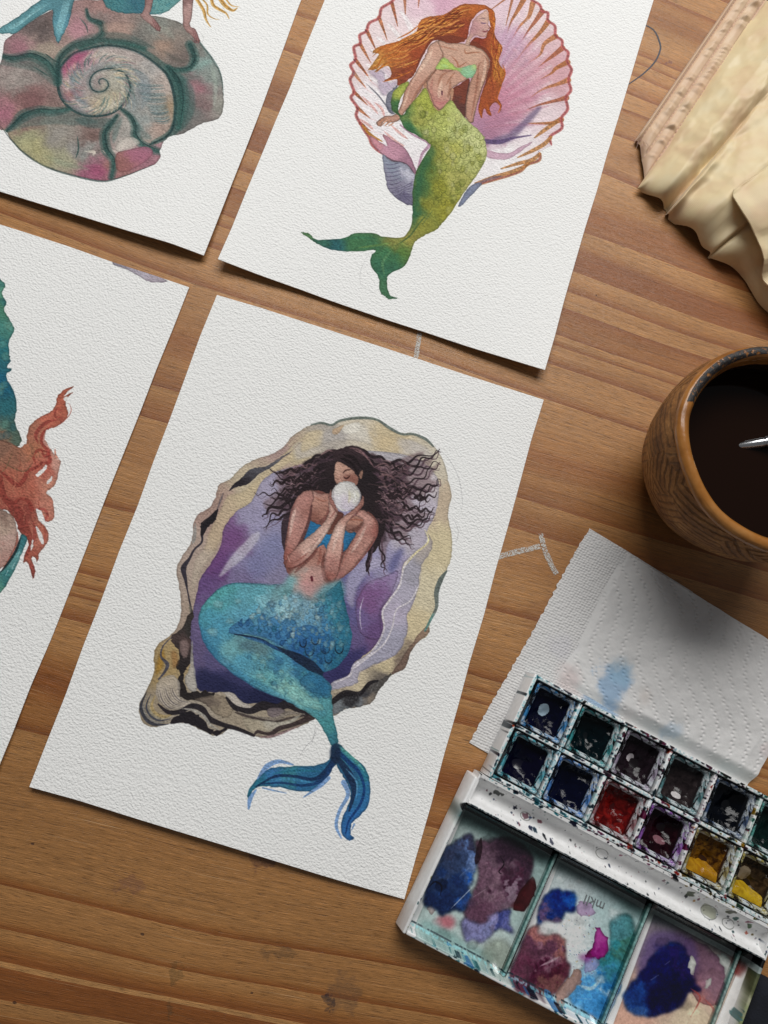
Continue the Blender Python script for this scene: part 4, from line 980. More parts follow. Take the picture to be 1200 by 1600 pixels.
    for p in ([(312,50),(318,58),(316,68)],):
        cv.stroke(p, .8, '#8a8a88', .5)

def paint_redhair(cv):
    """upside-down mermaid: a teal tail and copper hair at the left border"""
    rng = cv.rng
    tl = [(0,437),(8,446),(3.5,460),(10.5,472.5),(7,485),(16,500.5),(23,516),(14,535.5),(14,553),(16,565),(10.5,574),(18,579),(9,588),(21,611),(26,637),(23.6,661.5),(34,684),(31,695),(17,700),(-20,706),(-60,690),(-95,640),(-105,560),(-85,480),(-45,430),(-15,422)]
    m = cv.mask(tl)
    cv.wash(None, [(0,450,'#5f9a80'),(8,480,'#4f8c74'),(12,515,'#4a8a80'),(5,545,'#2f7880'),(10,565,'#2c6c78'),(5,600,'#1f6480'),(12,640,'#2c6a74'),(15,670,'#4a6c64'),(25,685,'#55695c'),(0,685,'#8d6a54')], mask=m, edge=.35, gran=.25, warp=6)
    for k in range(22):
        x, y = rng.uniform(-2,22), rng.uniform(440,690)
        cv.wash([(x-6,y-4),(x+4,y-6),(x+6,y+3),(x-3,y+7)], rng.choice(['#79b09c','#2a6878','#5a9a90']), alpha=.35, edge=.4, clip=m)
    hp = [(-55,720),(-30,694),(0,688),(12,690),(24,696),(32,699),(42,691),(42,682),(46.6,665),(60.7,652),(80,642),(86.7,632),(90,619),(100.7,608),(113.8,603),(114,605),(106,610.6),(99.7,619),(114,612),(105,622.5),(103,633),(106,642),(104,653),(92,664),(79,669),(72,673),(71,686),(80,702),(90,716),(95,721),(91,742),(86,757),(73,769),(81,778),(85,795),(84,809),(75,815),(69,812),(64,800),(56,794),(60,812),(71,823),(76,840),(69,854),(61,865),(57.5,879),(54,870),(49,872),(54,889),(51,905),(47.5,890),(41,877),(36,879),(39,864),(44,852),(41,840),(30,830),(26,815),(16,802),(6,795),(-30,800),(-58,770)]
    h = cv.mask(hp)
    cv.wash(None, [(5,700,'#8d6654'),(25,715,'#9d6a55'),(50,700,'#c07a5c'),(50,670,'#b0705a'),(75,650,'#c06a55'),(100,615,'#bd6650'),(70,730,'#b86050'),(88,725,'#d09a8a'),(78,760,'#cc8a74'),(20,750,'#b06450'),(40,770,'#b56552'),(75,790,'#cf8672'),(35,800,'#984a40'),(30,820,'#8f443c'),(55,830,'#b86a58'),(68,845,'#c07462'),(50,870,'#b0604f'),(50,895,'#a8544a')], mask=h, edge=.3, gran=.25, warp=5, p=4)
    S = [([(60,692),(56,680),(62,668),(75,658),(90,655)],6,'#8f3f38'),([(64,700),(70,712),(76,705),(66,690),(68,675),(80,664)],6,'#963f38'),([(76,705),(78,720),(70,722)],6,'#984038'),([(56,722),(52,710),(62,702),(74,706)],5,'#8f3d34'),([(0,735),(15,748),(28,757),(38,748),(44,735),(56,730),(66,722)],[3,6,7,7,6,5,4],'#8f3d36'),([(88,640),(86,650),(96,652),(94,662)],3,'#9d4a40'),([(98,642),(88,638),(84,648)],3,'#9d4a40'),([(0,745),(6,775),(20,785),(32,778),(44,782),(50,795)],[8,10,6,5,6,7],'#8a3c34'),([(10,780),(24,795),(34,815),(44,835),(46,850),(40,868)],[10,16,16,10,7,4],'#8a4038'),([(50,795),(60,794),(70,796),(74,805),(70,812),(78,815)],4,'#a34c46'),([(52,720),(40,735),(20,730),(0,718)],2,'#6f5a44'),([(20,705),(10,730),(0,738)],2,'#7a6048'),([(44,690),(52,705),(40,722)],6,'#9a6a52'),([(58,800),(66,820),(70,838),(60,858)],4,'#a85a4c'),([(52,815),(54,835),(50,850)],5,'#9a4a42')]
    for p, w, c in S:
        cv.stroke(p, w, c, .75, clip=h)
    for k in range(60):
        x, y = rng.uniform(0,80), rng.uniform(700,830)
        cv.stroke([(x,y),(x+rng.uniform(-6,6),y+8),(x+rng.uniform(-4,8),y+18)], rng.uniform(.8,1.8), rng.choice(['#d89a7c','#8a4438','#7d5a48','#c47a60']), .4, clip=h)
    for pts in ([(56,741),(66,733),(72,725),(74,731),(64,742),(58,744)],[(74,752),(82,744),(80,752),(74,757)],[(57,799),(64,798),(68,806),(70,818),(62,812)],[(56,822),(62,828),(68,845),(66,850),(60,838)],[(50,842),(52,852),(47,860)],[(99,622),(106,618),(103,626)]):
        cv.wash(pts, '#efefec', alpha=.95, edge=0)
    cv.stroke([(70,675),(70,690),(80,700),(84,712)], 5, '#e2b4a8', .6, clip=h)
    cv.stroke([(107,628),(111,638),(108,648),(96,660),(84,666)], 1.4, '#b5665a', .8)
    cv.stroke([(86,700),(87,710),(92,717)], 2.5, '#d08a76', .9)
    cv.wash([(-60,800),(-20,790),(6,796),(20,808),(26,824),(26,846),(18,866),(4,886),(-35,905),(-70,880),(-75,830)], [(5,820,'#bda392'),(15,845,'#c4a498'),(8,870,'#b88f84'),(0,800,'#9a7d70')], edge=.3, gran=.2)
    cv.stroke([(27,830),(26,848),(17,868),(3,888)], 4, '#9a5548', .8)
    cv.wash([(33,835),(42,841),(31,869),(22.5,890),(12.5,907),(0,925),(-40,950),(-75,950),(-60,930),(-28,910),(0,892),(16,872),(27,853)], [(36,845,'#3f8088'),(25,880,'#6fa8a8'),(10,900,'#3c7d7e'),(2,915,'#5c9a88')], edge=.35)
    cv.stroke([(32,838),(25,858),(14,876),(0,893)], 4, '#1f3034', .9)
    for p in ([(30,860),(27,868)],[(22,878),(18,887)],[(12,890),(8,898)]):
        cv.stroke(p, 5, '#a8cccc', .8)
    for p in ([(26,876),(20,890)],[(14,893),(3,898)]):
        cv.stroke(p, 3, '#23606c', .8)
    # violet test stain on the top margin, faint pencil dots
    cv.wash([(176,405),(186,408),(210,416),(230,424),(252,433),(262,440),(236,441),(222,434),(205,424),(180,414)], [(190,412,'#8a8290'),(220,424,'#b3a9b8'),(245,436,'#a79aa8')], alpha=.85, edge=.35)
    for x, y in ((81,461),(172,420),(72,540)):
        cv.stroke([(x,y),(x+1,y+.6)], 1.4, '#55555a', .7)
# ---------------------------------------------------------------- the table
def wood_material():
    N = NT('worn_oiled_wood')
    tc = N.n('TexCoord')
    mp = N.n('Mapping')
    mp.inputs['Rotation'].default_value = (0, 0, math.radians(14.5))
    N.t.links.new(tc.outputs['Object'], mp.inputs['Vector'])
    sep = N.n('SeparateXYZ')
    N.t.links.new(mp.outputs[0], sep.inputs[0])
    X, Y = sep.outputs[0], sep.outputs[1]
    # the board's grain swings a little: the annual rings fan out to the right
    fan = N.math('MULTIPLY', N.math('MULTIPLY', X, Y), 0.38)
    wob = N.math('MULTIPLY', N.math('SUBTRACT', N.noise(N.coord(scale=(3.0, 9.0, 1), rot=(0, 0, math.radians(14.5))), 1.0, 2.0), .5), 0.020)
    y2 = N.math('ADD', N.math('ADD', Y, fan), wob)
    cmb = N.n('CombineXYZ')
    N.set(cmb, 'Y', y2)
    irr = N.noise(cmb.outputs[0], 13.0, 2.0)                     # uneven ring widths
    irr2 = N.noise(cmb.outputs[0], 60.0, 1.0)
    ph = N.math('ADD', N.math('MULTIPLY', y2, -44.0), N.math('ADD', N.math('MULTIPLY', irr, 10.0), N.math('MULTIPLY', irr2, 1.8)))
    ring = N.math('FRACT', ph)
    col = N.ramp(ring, [(0.0, (0.50, 0.265, 0.100)), (0.03, (0.435, 0.215, 0.074)), (0.40, (0.412, 0.198, 0.066)), (0.62, (0.372, 0.168, 0.050)),
                        (0.80, (0.312, 0.122, 0.031)), (0.95, (0.258, 0.086, 0.019)), (1.0, (0.27, 0.092, 0.022))])
    # broad tone changes, fine pores and pale fibres running with the grain
    cg = N.n('CombineXYZ')
    N.set(cg, 'X', X)
    N.set(cg, 'Y', y2)
    def stretched(sx, sy):
        m = N.n('Mapping')
        m.inputs['Scale'].default_value = (sx, sy, 1)
        N.t.links.new(cg.outputs[0], m.inputs['Vector'])
        return m.outputs[0]
    broad = N.noise(stretched(5, 26), 1.0, 3.0)
    col = N.mix(1.0, col, N.ramp(broad, [(0.3, (0.86, 0.83, 0.80)), (0.7, (1.12, 1.11, 1.10))]), blend='MULTIPLY')
    pore = N.noise(stretched(170, 2700), 1.0, 3.0, 0.7)
    pm = N.ramp(pore, [(0.32, (0.25, 0.23, 0.22)), (0.46, (1, 1, 1)), (0.56, (1, 1, 1)), (0.70, (1.65, 1.6, 1.5))])
    depth = N.math('MULTIPLY_ADD', ring, -0.55, 0.95)            # pores show most in the pale early wood
    col = N.mix(depth, col, N.mix(1.0, col, pm, blend='MULTIPLY'))
    fib = N.noise(stretched(34, 760), 1.0, 3.0, 0.6)
    col = N.mix(0.6, col, N.mix(1.0, col, N.ramp(fib, [(0.3, (0.72, 0.70, 0.68)), (0.5, (1, 1, 1)), (0.7, (1.22, 1.20, 1.18))]), blend='MULTIPLY'))
    scr = N.noise(stretched(14, 1900), 1.0, 1.0, 0.5)
    col = N.mix(N.ramp(scr, [(0.27, (.55, .55, .55)), (0.33, (0, 0, 0))]), col, (0.10, 0.045, 0.02))
    col = N.mix(N.ramp(N.noise(stretched(22, 2400), 1.0, 1.0, 0.5), [(0.70, (0, 0, 0)), (0.76, (.5, .5, .5))]), col, (0.66, 0.44, 0.24))
    # small dark pits and flecks
    vo = N.n('TexVoronoi')
    N.set(vo, 'Vector', stretched(55, 75))
    N.set(vo, 'Scale', 1.0)
    pit = N.math('MULTIPLY', N.math('LESS_THAN', N.math('ADD', vo.outputs['Distance'], N.math('MULTIPLY', N.noise(stretched(500, 900), 1.0, 2.0), .05)), 0.062),
                 N.math('GREATER_THAN', N.noise(stretched(30, 30), 1.0, 0.0), 0.56))
    col = N.mix(N.math('MULTIPLY', pit, 0.8), col, (0.05, 0.022, 0.015))
    # old spills: each with an outline of its own
    warp = N.noise(N.coord(scale=(1, 1, 1)), 260.0, 3.0, out='Color')
    fine = N.noise(N.coord(scale=(1, 1, 1)), 900.0, 2.0)
    wv = N.n('VectorMath', operation='MULTIPLY_ADD')
    N.t.links.new(warp, wv.inputs[0])
    wv.inputs[1].default_value = (0.011, 0.011, 0)
    N.t.links.new(tc.outputs['Object'], wv.inputs[2])
    for (x, y, rx, ry, c, a, edge) in ((-20.6, -79.5, 5.8, 5.0, (0.085, 0.030, 0.034), .62, 1), (-69, -88, 6.2, 3.2, (0.19, 0.08, 0.06), .5, 0),
                                       (11, -127.5, 7.2, 7.0, (0.06, 0.045, 0.040), .42, 0), (6, -130, 2.4, 2.6, (0.02, 0.02, 0.03), .8, 0),
                                       (-51, -118, 2.6, 4.2, (0.06, 0.05, 0.02), .5, 0), (-52, -131, 2.2, 3.0, (0.06, 0.05, 0.02), .45, 0), (-14, -113, 7.5, 1.6, (0.06, 0.045, 0.03), .45, 0),
                                       (100, 12, 20, 10, (0.20, 0.075, 0.028), .35, 0), (163.5, 277, 1.6, 1.6, (0.12, 0.04, 0.05), .7, 0), (-95, 50, 12, 5, (0.40, 0.24, 0.15), .25, 0)):
        vm = N.n('VectorMath', operation='SUBTRACT')
        N.t.links.new(wv.outputs[0], vm.inputs[0])
        vm.inputs[1].default_value = ((x + 5.5) * MM, (y + 5.5) * MM, 0)
        vd = N.n('VectorMath', operation='MULTIPLY')
        N.t.links.new(vm.outputs[0], vd.inputs[0])
        vd.inputs[1].default_value = (1 / (rx * MM), 1 / (ry * MM), 0)
        ln = N.n('VectorMath', operation='LENGTH')
        N.t.links.new(vd.outputs[0], ln.inputs[0])
        L = ln.outputs['Value']
        mr = N.n('MapRange')
        N.set(mr, 'Value', L)
        N.set(mr, 'From Min', 1.0)
        N.set(mr, 'From Max', 0.72)
        f = N.math('MULTIPLY', mr.outputs[0], N.math('MULTIPLY_ADD', fine, 1.0, 0.25, clamp=True))
        col = N.mix(N.math('MULTIPLY', f, a), col, c)
    N.P(Base_Color=col, Roughness=N.math('MULTIPLY_ADD', pore, 0.20, 0.31), Specular_IOR_Level=0.55)
    h = N.math('ADD', N.math('MULTIPLY', pore, 1.0), N.math('MULTIPLY', fib, 0.6))
    h = N.math('SUBTRACT', h, N.math('MULTIPLY', pit, 0.8))
    N.bump(h, 0.6, 0.0004)
    return N.m

W = MB()
W.box(-330, 430, -330, 560, -24, 0)
table = W.build('table_top', wood_material(), bevel=1.5)
tag(table, label='worn brown wooden table top with fine horizontal grain', kind='structure')

def chalk_material(name, c, cover):
    N = NT(name)
    v = N.coord()
    g = N.noise(v, 2600.0, 2.0)
    N.P(Base_Color=c + (1,), Roughness=0.95)
    tr = N.n('BsdfTransparent')
    mx = N.n('MixShader')
    N.set(mx, '0', N.ramp(g, [(cover - .06, (0, 0, 0)), (cover + .06, (1, 1, 1))]))
    N.t.links.new(tr.outputs[0], mx.inputs[1])
    N.t.links.new(N.b.outputs[0], mx.inputs[2])
    N.t.links.new(mx.outputs[0], N.out.inputs[0])
    return N.m

def ribbon(name, pts, w, mat, parent, z=0.12):
    p = spline(np.asarray(pts, float), False, 8) if len(pts) > 2 else np.linspace(pts[0], pts[1], 12)
    d = np.gradient(p, axis=0)
    n = np.stack([-d[:, 1], d[:, 0]], 1) / (np.hypot(d[:, 0], d[:, 1])[:, None] + 1e-9)
    wl = np.interp(np.linspace(0, 1, len(p)), np.linspace(0, 1, len(w)), w)[:, None] / 2
    rg = np.random.default_rng(len(pts) * 7)
    a = p + n * (wl * (1 + rg.normal(0, .07, wl.shape)))
    b = p - n * (wl * (1 + rg.normal(0, .07, wl.shape)))
    v = [(x, y, z) for x, y in a] + [(x, y, z) for x, y in b]
    k = len(p)
    return mesh_obj(name, v, [(i, k + i, k + i + 1, i + 1) for i in range(k - 1)], mat, parent)

chalk = chalk_material('grey_chalk', (0.60, 0.58, 0.54), .48)
ribbon('chalk_mark', [(41.5, 135.0), (40.6, 128), (39.0, 119.5)], [2.0, 2.2, 1.8], chalk, table)
ribbon('chalk_mark', [(72.0, 36.6), (80, 38.9), (91.8, 41.7)], [2.2, 2.4, 2.1], chalk, table)
ribbon('chalk_mark', [(92.2, 47.2), (94.2, 39.0), (98.3, 30.0)], [1.9, 2.3, 2.2], chalk, table, z=0.2)
pencil = chalk_material('graphite_line', (0.10, 0.11, 0.13), .36)
ribbon('pencil_line', [(147, 298.4), (151.9, 297.1), (157.2, 293.9), (159.6, 287.1), (159.3, 282.8), (156.1, 276.3), (149.6, 269.3), (141, 262.5)], [.55, .6, .75, .8, .8, .75, .6, .5], pencil, table)
# ---------------------------------------------------------------- the four painted sheets
SW, SH = 148.0, 210.0                             # A5

def sheet_pose(corner, pt, ang):
    a = math.radians(ang)
    c, s = math.cos(a), math.sin(a)
    lx, ly = {'TL': (0, 0), 'TR': (SW, 0), 'BL': (0, -SH), 'BR': (SW, -SH)}[corner]
    return pt[0] - (lx * c - ly * s), pt[1] - (lx * s + ly * c), a

def sheet_frame(tlx, tly, a):
    c, s = math.cos(a), math.sin(a)
    def f(px, py):
        w = at(px, py, 0.6)
        dx, dy = w[0] - tlx, w[1] - tly
        return dx * c + dy * s, dx * s - dy * c
    return f

def paper_material(name, img):
    N = NT(name)
    tx = N.n('TexImage', image=img, extension='EXTEND', interpolation='Cubic')
    uv = N.n('UVMap')
    N.t.links.new(uv.outputs[0], tx.inputs[0])
    v = N.coord(rot=(0, 0, .2))
    g1 = N.noise(N.coord(scale=(1, 1.1, 1), rot=(0, 0, .15)), 1080.0, 1.0, 0.5, 0.2)
    g2 = N.noise(v, 1900.0, 1.0, 0.5)
    g3 = N.noise(v, 240.0, 1.0)
    N.P(Base_Color=tx.outputs['Color'], Roughness=0.88, Specular_IOR_Level=0.22)
    h = N.math('ADD', N.math('MULTIPLY', g1, 1.0), N.math('ADD', N.math('MULTIPLY', g2, 0.22), N.math('MULTIPLY', g3, 0.15)))
    N.bump(h, 0.68, 0.0007)
    return N.m

def make_sheet(label, group, painter, corner, pt, ang, lift, seed):
    tlx, tly, a = sheet_pose(corner, pt, ang)
    cv = Canvas(SW, SH, 6, sheet_frame(tlx, tly, a), base='#f4f4f2', seed=seed)
    painter(cv)
    mat = paper_material('watercolour_paper', memory_image(painter.__name__, cv.a))
    nx, ny, th = 45, 64, 0.42
    U, V = np.meshgrid(np.linspace(0, 1, nx), np.linspace(0, 1, ny))
    rg = np.random.default_rng(seed)
    Z = lift(U, V) + 0.08 + 1.1 * (fbm(ny, nx, 24, rg, 2) - .3).clip(0)
    # hand-cut edges: never quite straight
    jx = np.interp(np.arange(ny), np.linspace(0, ny, 12), rg.normal(0, .16, 12))
    jy = np.interp(np.arange(nx), np.linspace(0, nx, 9), rg.normal(0, .16, 9))
    X, Y = U * SW + jx[:, None], -V * SH + jy[None, :]
    v = np.stack([X, Y, Z + th], -1).reshape(-1, 3)
    b = np.stack([X, Y, Z], -1).reshape(-1, 3)
    uv = np.stack([U, 1 - V], -1).reshape(-1, 2)
    n = nx * ny
    F = [f[::-1] for f in grid_faces(ny, nx)] + grid_faces(ny, nx, n)
    rim = ([i for i in range(nx)] + [j * nx + nx - 1 for j in range(1, ny)] + [(ny - 1) * nx + i for i in range(nx - 2, -1, -1)]
           + [j * nx for j in range(ny - 2, 0, -1)])
    for i, k in enumerate(rim):
        k2 = rim[(i + 1) % len(rim)]
        F.append((k, k2, k2 + n, k + n))
    o = mesh_obj('watercolour_painting', np.vstack([v, b]), F, mat, uv=np.vstack([uv, uv]))
    o.data.set_sharp_from_angle(angle=math.radians(50))
    o.location = (tlx * MM, tly * MM, 0)
    o.rotation_euler = (0, 0, a)
    return tag(o, label=label, cat='painting', group=group)

def ease(v, a, p=2.0):
    return np.clip((v - a) / (1 - a), 0, 1) ** p

G = 'mermaid watercolours laid out on the table'
make_sheet('watercolour sheet of a blue-tailed mermaid holding a pearl in an oyster shell', G, paint_oyster, 'TL', (-46.2, 149.3), -17.05,
           lambda u, v: 2.6 * ease(v, .55) * (1 - .85 * ease(u, .80, 2)) * (.65 + .35 * np.sin(PI * np.clip(u * 1.1, 0, 1))) + .25 * np.sin(PI * u) * (1 - v), 3)
make_sheet('watercolour sheet of a red-haired mermaid with green tail in a pink scallop shell', G, paint_scallop, 'BL', (-45.6, 163.4), -17.95,
           lambda u, v: ease(v, .5) * (0.9 + 3.6 * np.clip(1 - u / .35, 0, 1) ** 1.4 + 3.4 * np.clip((u - .62) / .38, 0, 1) ** 1.4), 5)
make_sheet('watercolour sheet with a large spiral ammonite shell, top left', G, paint_ammonite, 'BR', (-51.9, 165.6), -16.6,
           lambda u, v: ease(v, .5) * (1.4 + 3.4 * ease(u, .2, 1.3)) * (1 - .45 * ease(u, .9, 1)), 7)
make_sheet('watercolour sheet with copper hair and teal tail at the left border', G, paint_redhair, 'TR', (-57.9, 152.1), -17.5,
           lambda u, v: .5 * ease(u, .5) * np.sin(PI * np.clip(v * 1.4, 0, 1)) ** 2 + 1.8 * ease(u, .4) * ease(v, .72), 11)
# ---------------------------------------------------------------- the paint box
PAL_O, PAL_A = np.array([84.0, -9.7]), math.radians(-27.3)
PC, PS = math.cos(PAL_A), math.sin(PAL_A)
U0, V0, UW, VH = -8.0, -4.0, 142.0, 118.0         # extent of its stain and painted-shade map in mm

def pal_local(px, py, z):
    d = at(px, py, z)[:2] - PAL_O
    return d[0] * PC + d[1] * PS, d[0] * PS - d[1] * PC      # u right, v down

def pal_uv(p):
    return (p[0] - U0) / UW, 1 - (-p[1] - V0) / VH

def paint_stains_shade():
    cv = Canvas(UW, VH, 6, lambda px, py: tuple(np.subtract(pal_local(px, py, 3.0), (U0, V0))), base='#eef0ee', seed=21)
    cv.sat = 1.12
    rng = cv.rng
    trace = cv.to_mm
    W_ = cv.wash
    # ---- wells, traced
    cv.a[:] = cv.a * (1 - .05 * cv.n1[..., None])
    well1 = [(728,1262),(862,1338),(795,1532),(645,1455)]
    W_(well1, [(700,1300,'#aab8b6'),(800,1330,'#8fa5a4'),(660,1440,'#b9c8c6'),(760,1500,'#c4cfcc'),(820,1400,'#a5b8b6')], alpha=.9, smooth=0, edge=.15)
    W_([(665,1440),(700,1455),(740,1480),(770,1490),(760,1510),(700,1480),(655,1455)], '#7d9a98', alpha=.7, feather=4, edge=0)
    W_([(755,1480),(790,1470),(800,1500),(780,1515),(755,1500)], '#8d948a', alpha=.7, feather=3, wob=2)
    W_([(682,1437),(700,1430),(712,1440),(705,1452),(690,1448)], '#b4606c', alpha=.7, feather=3, edge=0)
    W_([(668,1420),(676,1412),(680,1424),(674,1430)], '#a89a98', alpha=.8)
    W_([(722,1440),(740,1428),(795,1418),(797,1445),(803,1453),(795,1458),(780,1452),(770,1462),(752,1475),(738,1470),(730,1474),(724,1462)], [(735,1455,'#8a88aa'),(785,1435,'#4f5688'),(750,1460,'#8d90b4'),(760,1440,'#9a94b4')], edge=.4, wob=1, feather=2.0, gran=.35, warp=26)
    W_([(742,1318),(760,1312),(790,1308),(815,1318),(834,1340),(831,1375),(820,1405),(800,1420),(770,1430),(760,1442),(735,1440),(724,1425),(735,1400),(748,1368)], [(800,1330,'#4a3a48'),(770,1345,'#75626e'),(790,1390,'#4a2f40'),(760,1400,'#8a7480'),(820,1380,'#553848'),(740,1420,'#6a5060'),(800,1405,'#90808c')], edge=.35, wob=1, feather=2.0, gran=.35, warp=26)
    W_([(812,1395),(833,1370),(834,1392),(818,1422),(802,1420)], '#4a2024', alpha=.9, edge=.3)
    W_([(692,1330),(712,1314),(736,1302),(742,1320),(747,1345),(742,1365),(735,1392),(738,1400),(725,1424),(708,1424),(690,1432),(678,1420),(662,1414),(666,1385),(682,1352)], [(700,1350,'#44506a'),(720,1320,'#4a4a5e'),(725,1350,'#6a7ea4'),(690,1390,'#33466a'),(720,1400,'#3a62a0'),(680,1405,'#2a3858'),(730,1375,'#8090b0')], edge=.4, wob=1, feather=2.0, gran=.35, warp=26)
    for p, w, c in (([(752,1310),(748,1335),(744,1350)],9,'#33242c'),([(782,1338),(788,1350),(780,1362),(785,1366)],1.6,'#201820'),([(668,1388),(680,1378),(690,1385),(688,1400)],2.5,'#141c30'),([(705,1420),(725,1400),(740,1385)],1.5,'#c3cad8'),([(718,1370),(735,1355)],1.2,'#b8c4d8'),([(740,1402),(762,1388)],2,'#b9a8b0')):
        cv.stroke(p, w, c, .8)
    W_([(874,1347),(1010,1422),(945,1605),(805,1532)], [(900,1360,'#c4ced0'),(960,1400,'#b4c6c8'),(985,1440,'#a5bcbc'),(950,1560,'#9cbccc'),(890,1460,'#dde0e0')], alpha=.9, smooth=0, edge=.15)
    W_([(955,1440),(985,1430),(990,1460),(978,1510),(965,1560),(940,1590),(905,1575),(890,1560),(905,1530),(915,1505),(950,1490)], [(965,1460,'#6a9aa2'),(975,1500,'#44848c'),(955,1550,'#3a78a8'),(920,1570,'#5f9ccc'),(930,1525,'#a8c4d8'),(980,1475,'#4f7a70')], edge=.35, wob=1.2, feather=2.0, gran=.35, warp=26)
    W_([(905,1410),(925,1412),(930,1430),(915,1432),(902,1428)], '#b09ab8', alpha=.8, wob=1)
    W_([(932,1450),(947,1463),(951,1486),(938,1501),(914,1497),(928,1478)], [(940,1480,'#8f2a7c'),(925,1492,'#6a1858'),(945,1470,'#b060a0')], edge=.4, wob=1.2)
    W_([(915,1500),(936,1500),(934,1515),(916,1520)], '#a0a0c4', alpha=.8, wob=1)
    W_([(845,1418),(852,1400),(868,1387),(880,1392),(898,1394),(902,1408),(898,1426),(884,1428),(873,1443),(850,1440),(836,1452)], [(865,1395,'#1c2f70'),(885,1405,'#2560a4'),(860,1415,'#1f3f80'),(845,1440,'#6a5a78'),(895,1420,'#7a94c8')], edge=.4, wob=1.5, feather=2.0, gran=.35, warp=26)
    W_([(812,1478),(828,1450),(842,1448),(852,1460),(868,1460),(884,1470),(884,1490),(892,1520),(880,1540),(862,1558),(830,1548),(797,1530)], [(830,1480,'#6a4a5c'),(860,1470,'#a87a78'),(850,1500,'#8f707e'),(840,1530,'#4a1f38'),(875,1520,'#54283c'),(870,1545,'#7a5a58')], edge=.35, wob=1.2, feather=2.0, gran=.35, warp=26)
    W_([(868,1558),(888,1530),(902,1515),(910,1530),(896,1550),(880,1568)], '#a5847a', alpha=.8, wob=1.5)
    for p, w, c in (([(845,1510),(862,1502),(875,1495)],3,'#c4b0b8'),([(905,1540),(925,1545),(940,1530)],5,'#c8dce6'),([(900,1560),(925,1562)],3,'#8fbcdc')):
        cv.stroke(p, w, c, .7, soft=2)
    for k in range(70):
        x, y = rng.uniform(872,930), rng.uniform(1425,1525)
        cv.stroke([(x,y),(x+1,y+1)], rng.uniform(1,4), rng.choice(['#2a4a90','#6a2050','#b08840','#30304a','#4a8090']), .8)
    W_([(1023,1430),(1160,1503),(1115,1610),(955,1610)], [(1030,1450,'#8f8590'),(1080,1450,'#7a6a72'),(1130,1500,'#a89a98'),(990,1600,'#d0ac9c'),(1090,1590,'#d6c6b0'),(1120,1570,'#ccb8a8')], alpha=.95, smooth=0, edge=.15)
    W_([(1075,1470),(1120,1490),(1130,1520),(1122,1560),(1095,1570),(1078,1530)], [(1100,1500,'#7a5f72'),(1115,1540,'#8d7080'),(1090,1560,'#b07a78')], alpha=.85, edge=.35, wob=1.5)
    W_([(1010,1470),(1040,1455),(1085,1470),(1088,1525),(1060,1540),(1000,1530)], '#6a5a84', alpha=.7, feather=4, edge=0)
    W_([(1022,1492),(1038,1478),(1052,1472),(1070,1480),(1080,1500),(1085,1525),(1092,1540),(1099,1545),(1096,1552),(1078,1552),(1070,1568),(1058,1578),(1030,1588),(1005,1590),(984,1582),(974,1562),(980,1545),(1000,1522)], [(1045,1480,'#1c3c78'),(1030,1510,'#202058'),(1070,1500,'#33285c'),(1020,1560,'#141440'),(1060,1540,'#18163f'),(990,1565,'#2c4c84'),(985,1580,'#4a6898')], edge=.3, wob=1, feather=2.0, gran=.35, warp=26)
    W_([(1080,1495),(1090,1505),(1084,1525),(1078,1515)], '#d0d2cc', alpha=.95, wob=1)
    W_([(1103,1535),(1112,1528),(1110,1542),(1104,1546)], '#d4d6d0', alpha=.95, wob=1)
    W_([(1122,1490),(1140,1500),(1135,1530),(1126,1545),(1130,1518)], '#c8ccc8', alpha=.95, wob=1.5)
    W_([(1140,1490),(1165,1505),(1155,1525),(1142,1515)], '#8a4a48', alpha=.8, feather=2)
    W_([(1120,1570),(1150,1550),(1140,1610),(1105,1610)], '#4f6a30', alpha=.0)
    for p, w, c in (([(1018,1532),(1030,1524)],2.5,'#c0c4d8'),([(1040,1508),(1048,1502)],4,'#9a9cc4'),([(1062,1515),(1070,1510)],3,'#141030'),([(1080,1545),(1095,1560),(1080,1590)],2.5,'#b05a54'),([(1100,1560),(1112,1575),(1105,1595)],3,'#b8706a')):
        cv.stroke(p, w, c, .7, soft=1.5)
    # wet-in-wet blooms and backruns across the three wells
    wm = np.clip(sum(cv.mask(q, 0, 0) for q in ([(730,1275),(858,1345),(795,1525),(650,1450)],[(876,1355),(1005,1428),(945,1600),(808,1528)],[(1026,1440),(1155,1508),(1115,1610),(960,1610)])), 0, 1)
    for k in range(120):
        q = [(rng.uniform(660,850), rng.uniform(1290,1510)), (rng.uniform(820,1000), rng.uniform(1370,1590)), (rng.uniform(980,1150), rng.uniform(1450,1600))][k % 3]
        j, i = [int(t) for t in np.clip(np.array(trace(*q))[::-1] * cv.res, 0, [cv.H - 1, cv.W - 1])]
        c = np.clip(cv.a[j, i] * rng.uniform(.62, 1.45), 0, 1)
        r = rng.uniform(4, 14)
        t = np.linspace(0, 6.28, 9)[:-1]
        W_([(q[0] + r * rng.uniform(.5, 1.2) * math.cos(a), q[1] + r * rng.uniform(.4, .9) * math.sin(a)) for a in t], '#%02x%02x%02x' % tuple((c * 255).astype(int)), alpha=.42, feather=rng.uniform(.6, 4), edge=.3, clip=wm)
    # right-hand channel of the lid
    W_([(1165,1508),(1190,1515),(1170,1610),(1130,1610)], [(1175,1530,'#55583f'),(1150,1590,'#8f9a70'),(1165,1560,'#a8a890')], alpha=.9, smooth=0)
    W_([(1142,1590),(1160,1572),(1166,1590),(1155,1610),(1140,1610)], '#4f7034', alpha=.9, feather=1)
    cv.stroke([(1178,1545),(1184,1558)], 4, '#c8a830', .9)
    # ---- from here on in millimetres
    cv.to_mm = lambda u, v: (u - U0, v - V0)
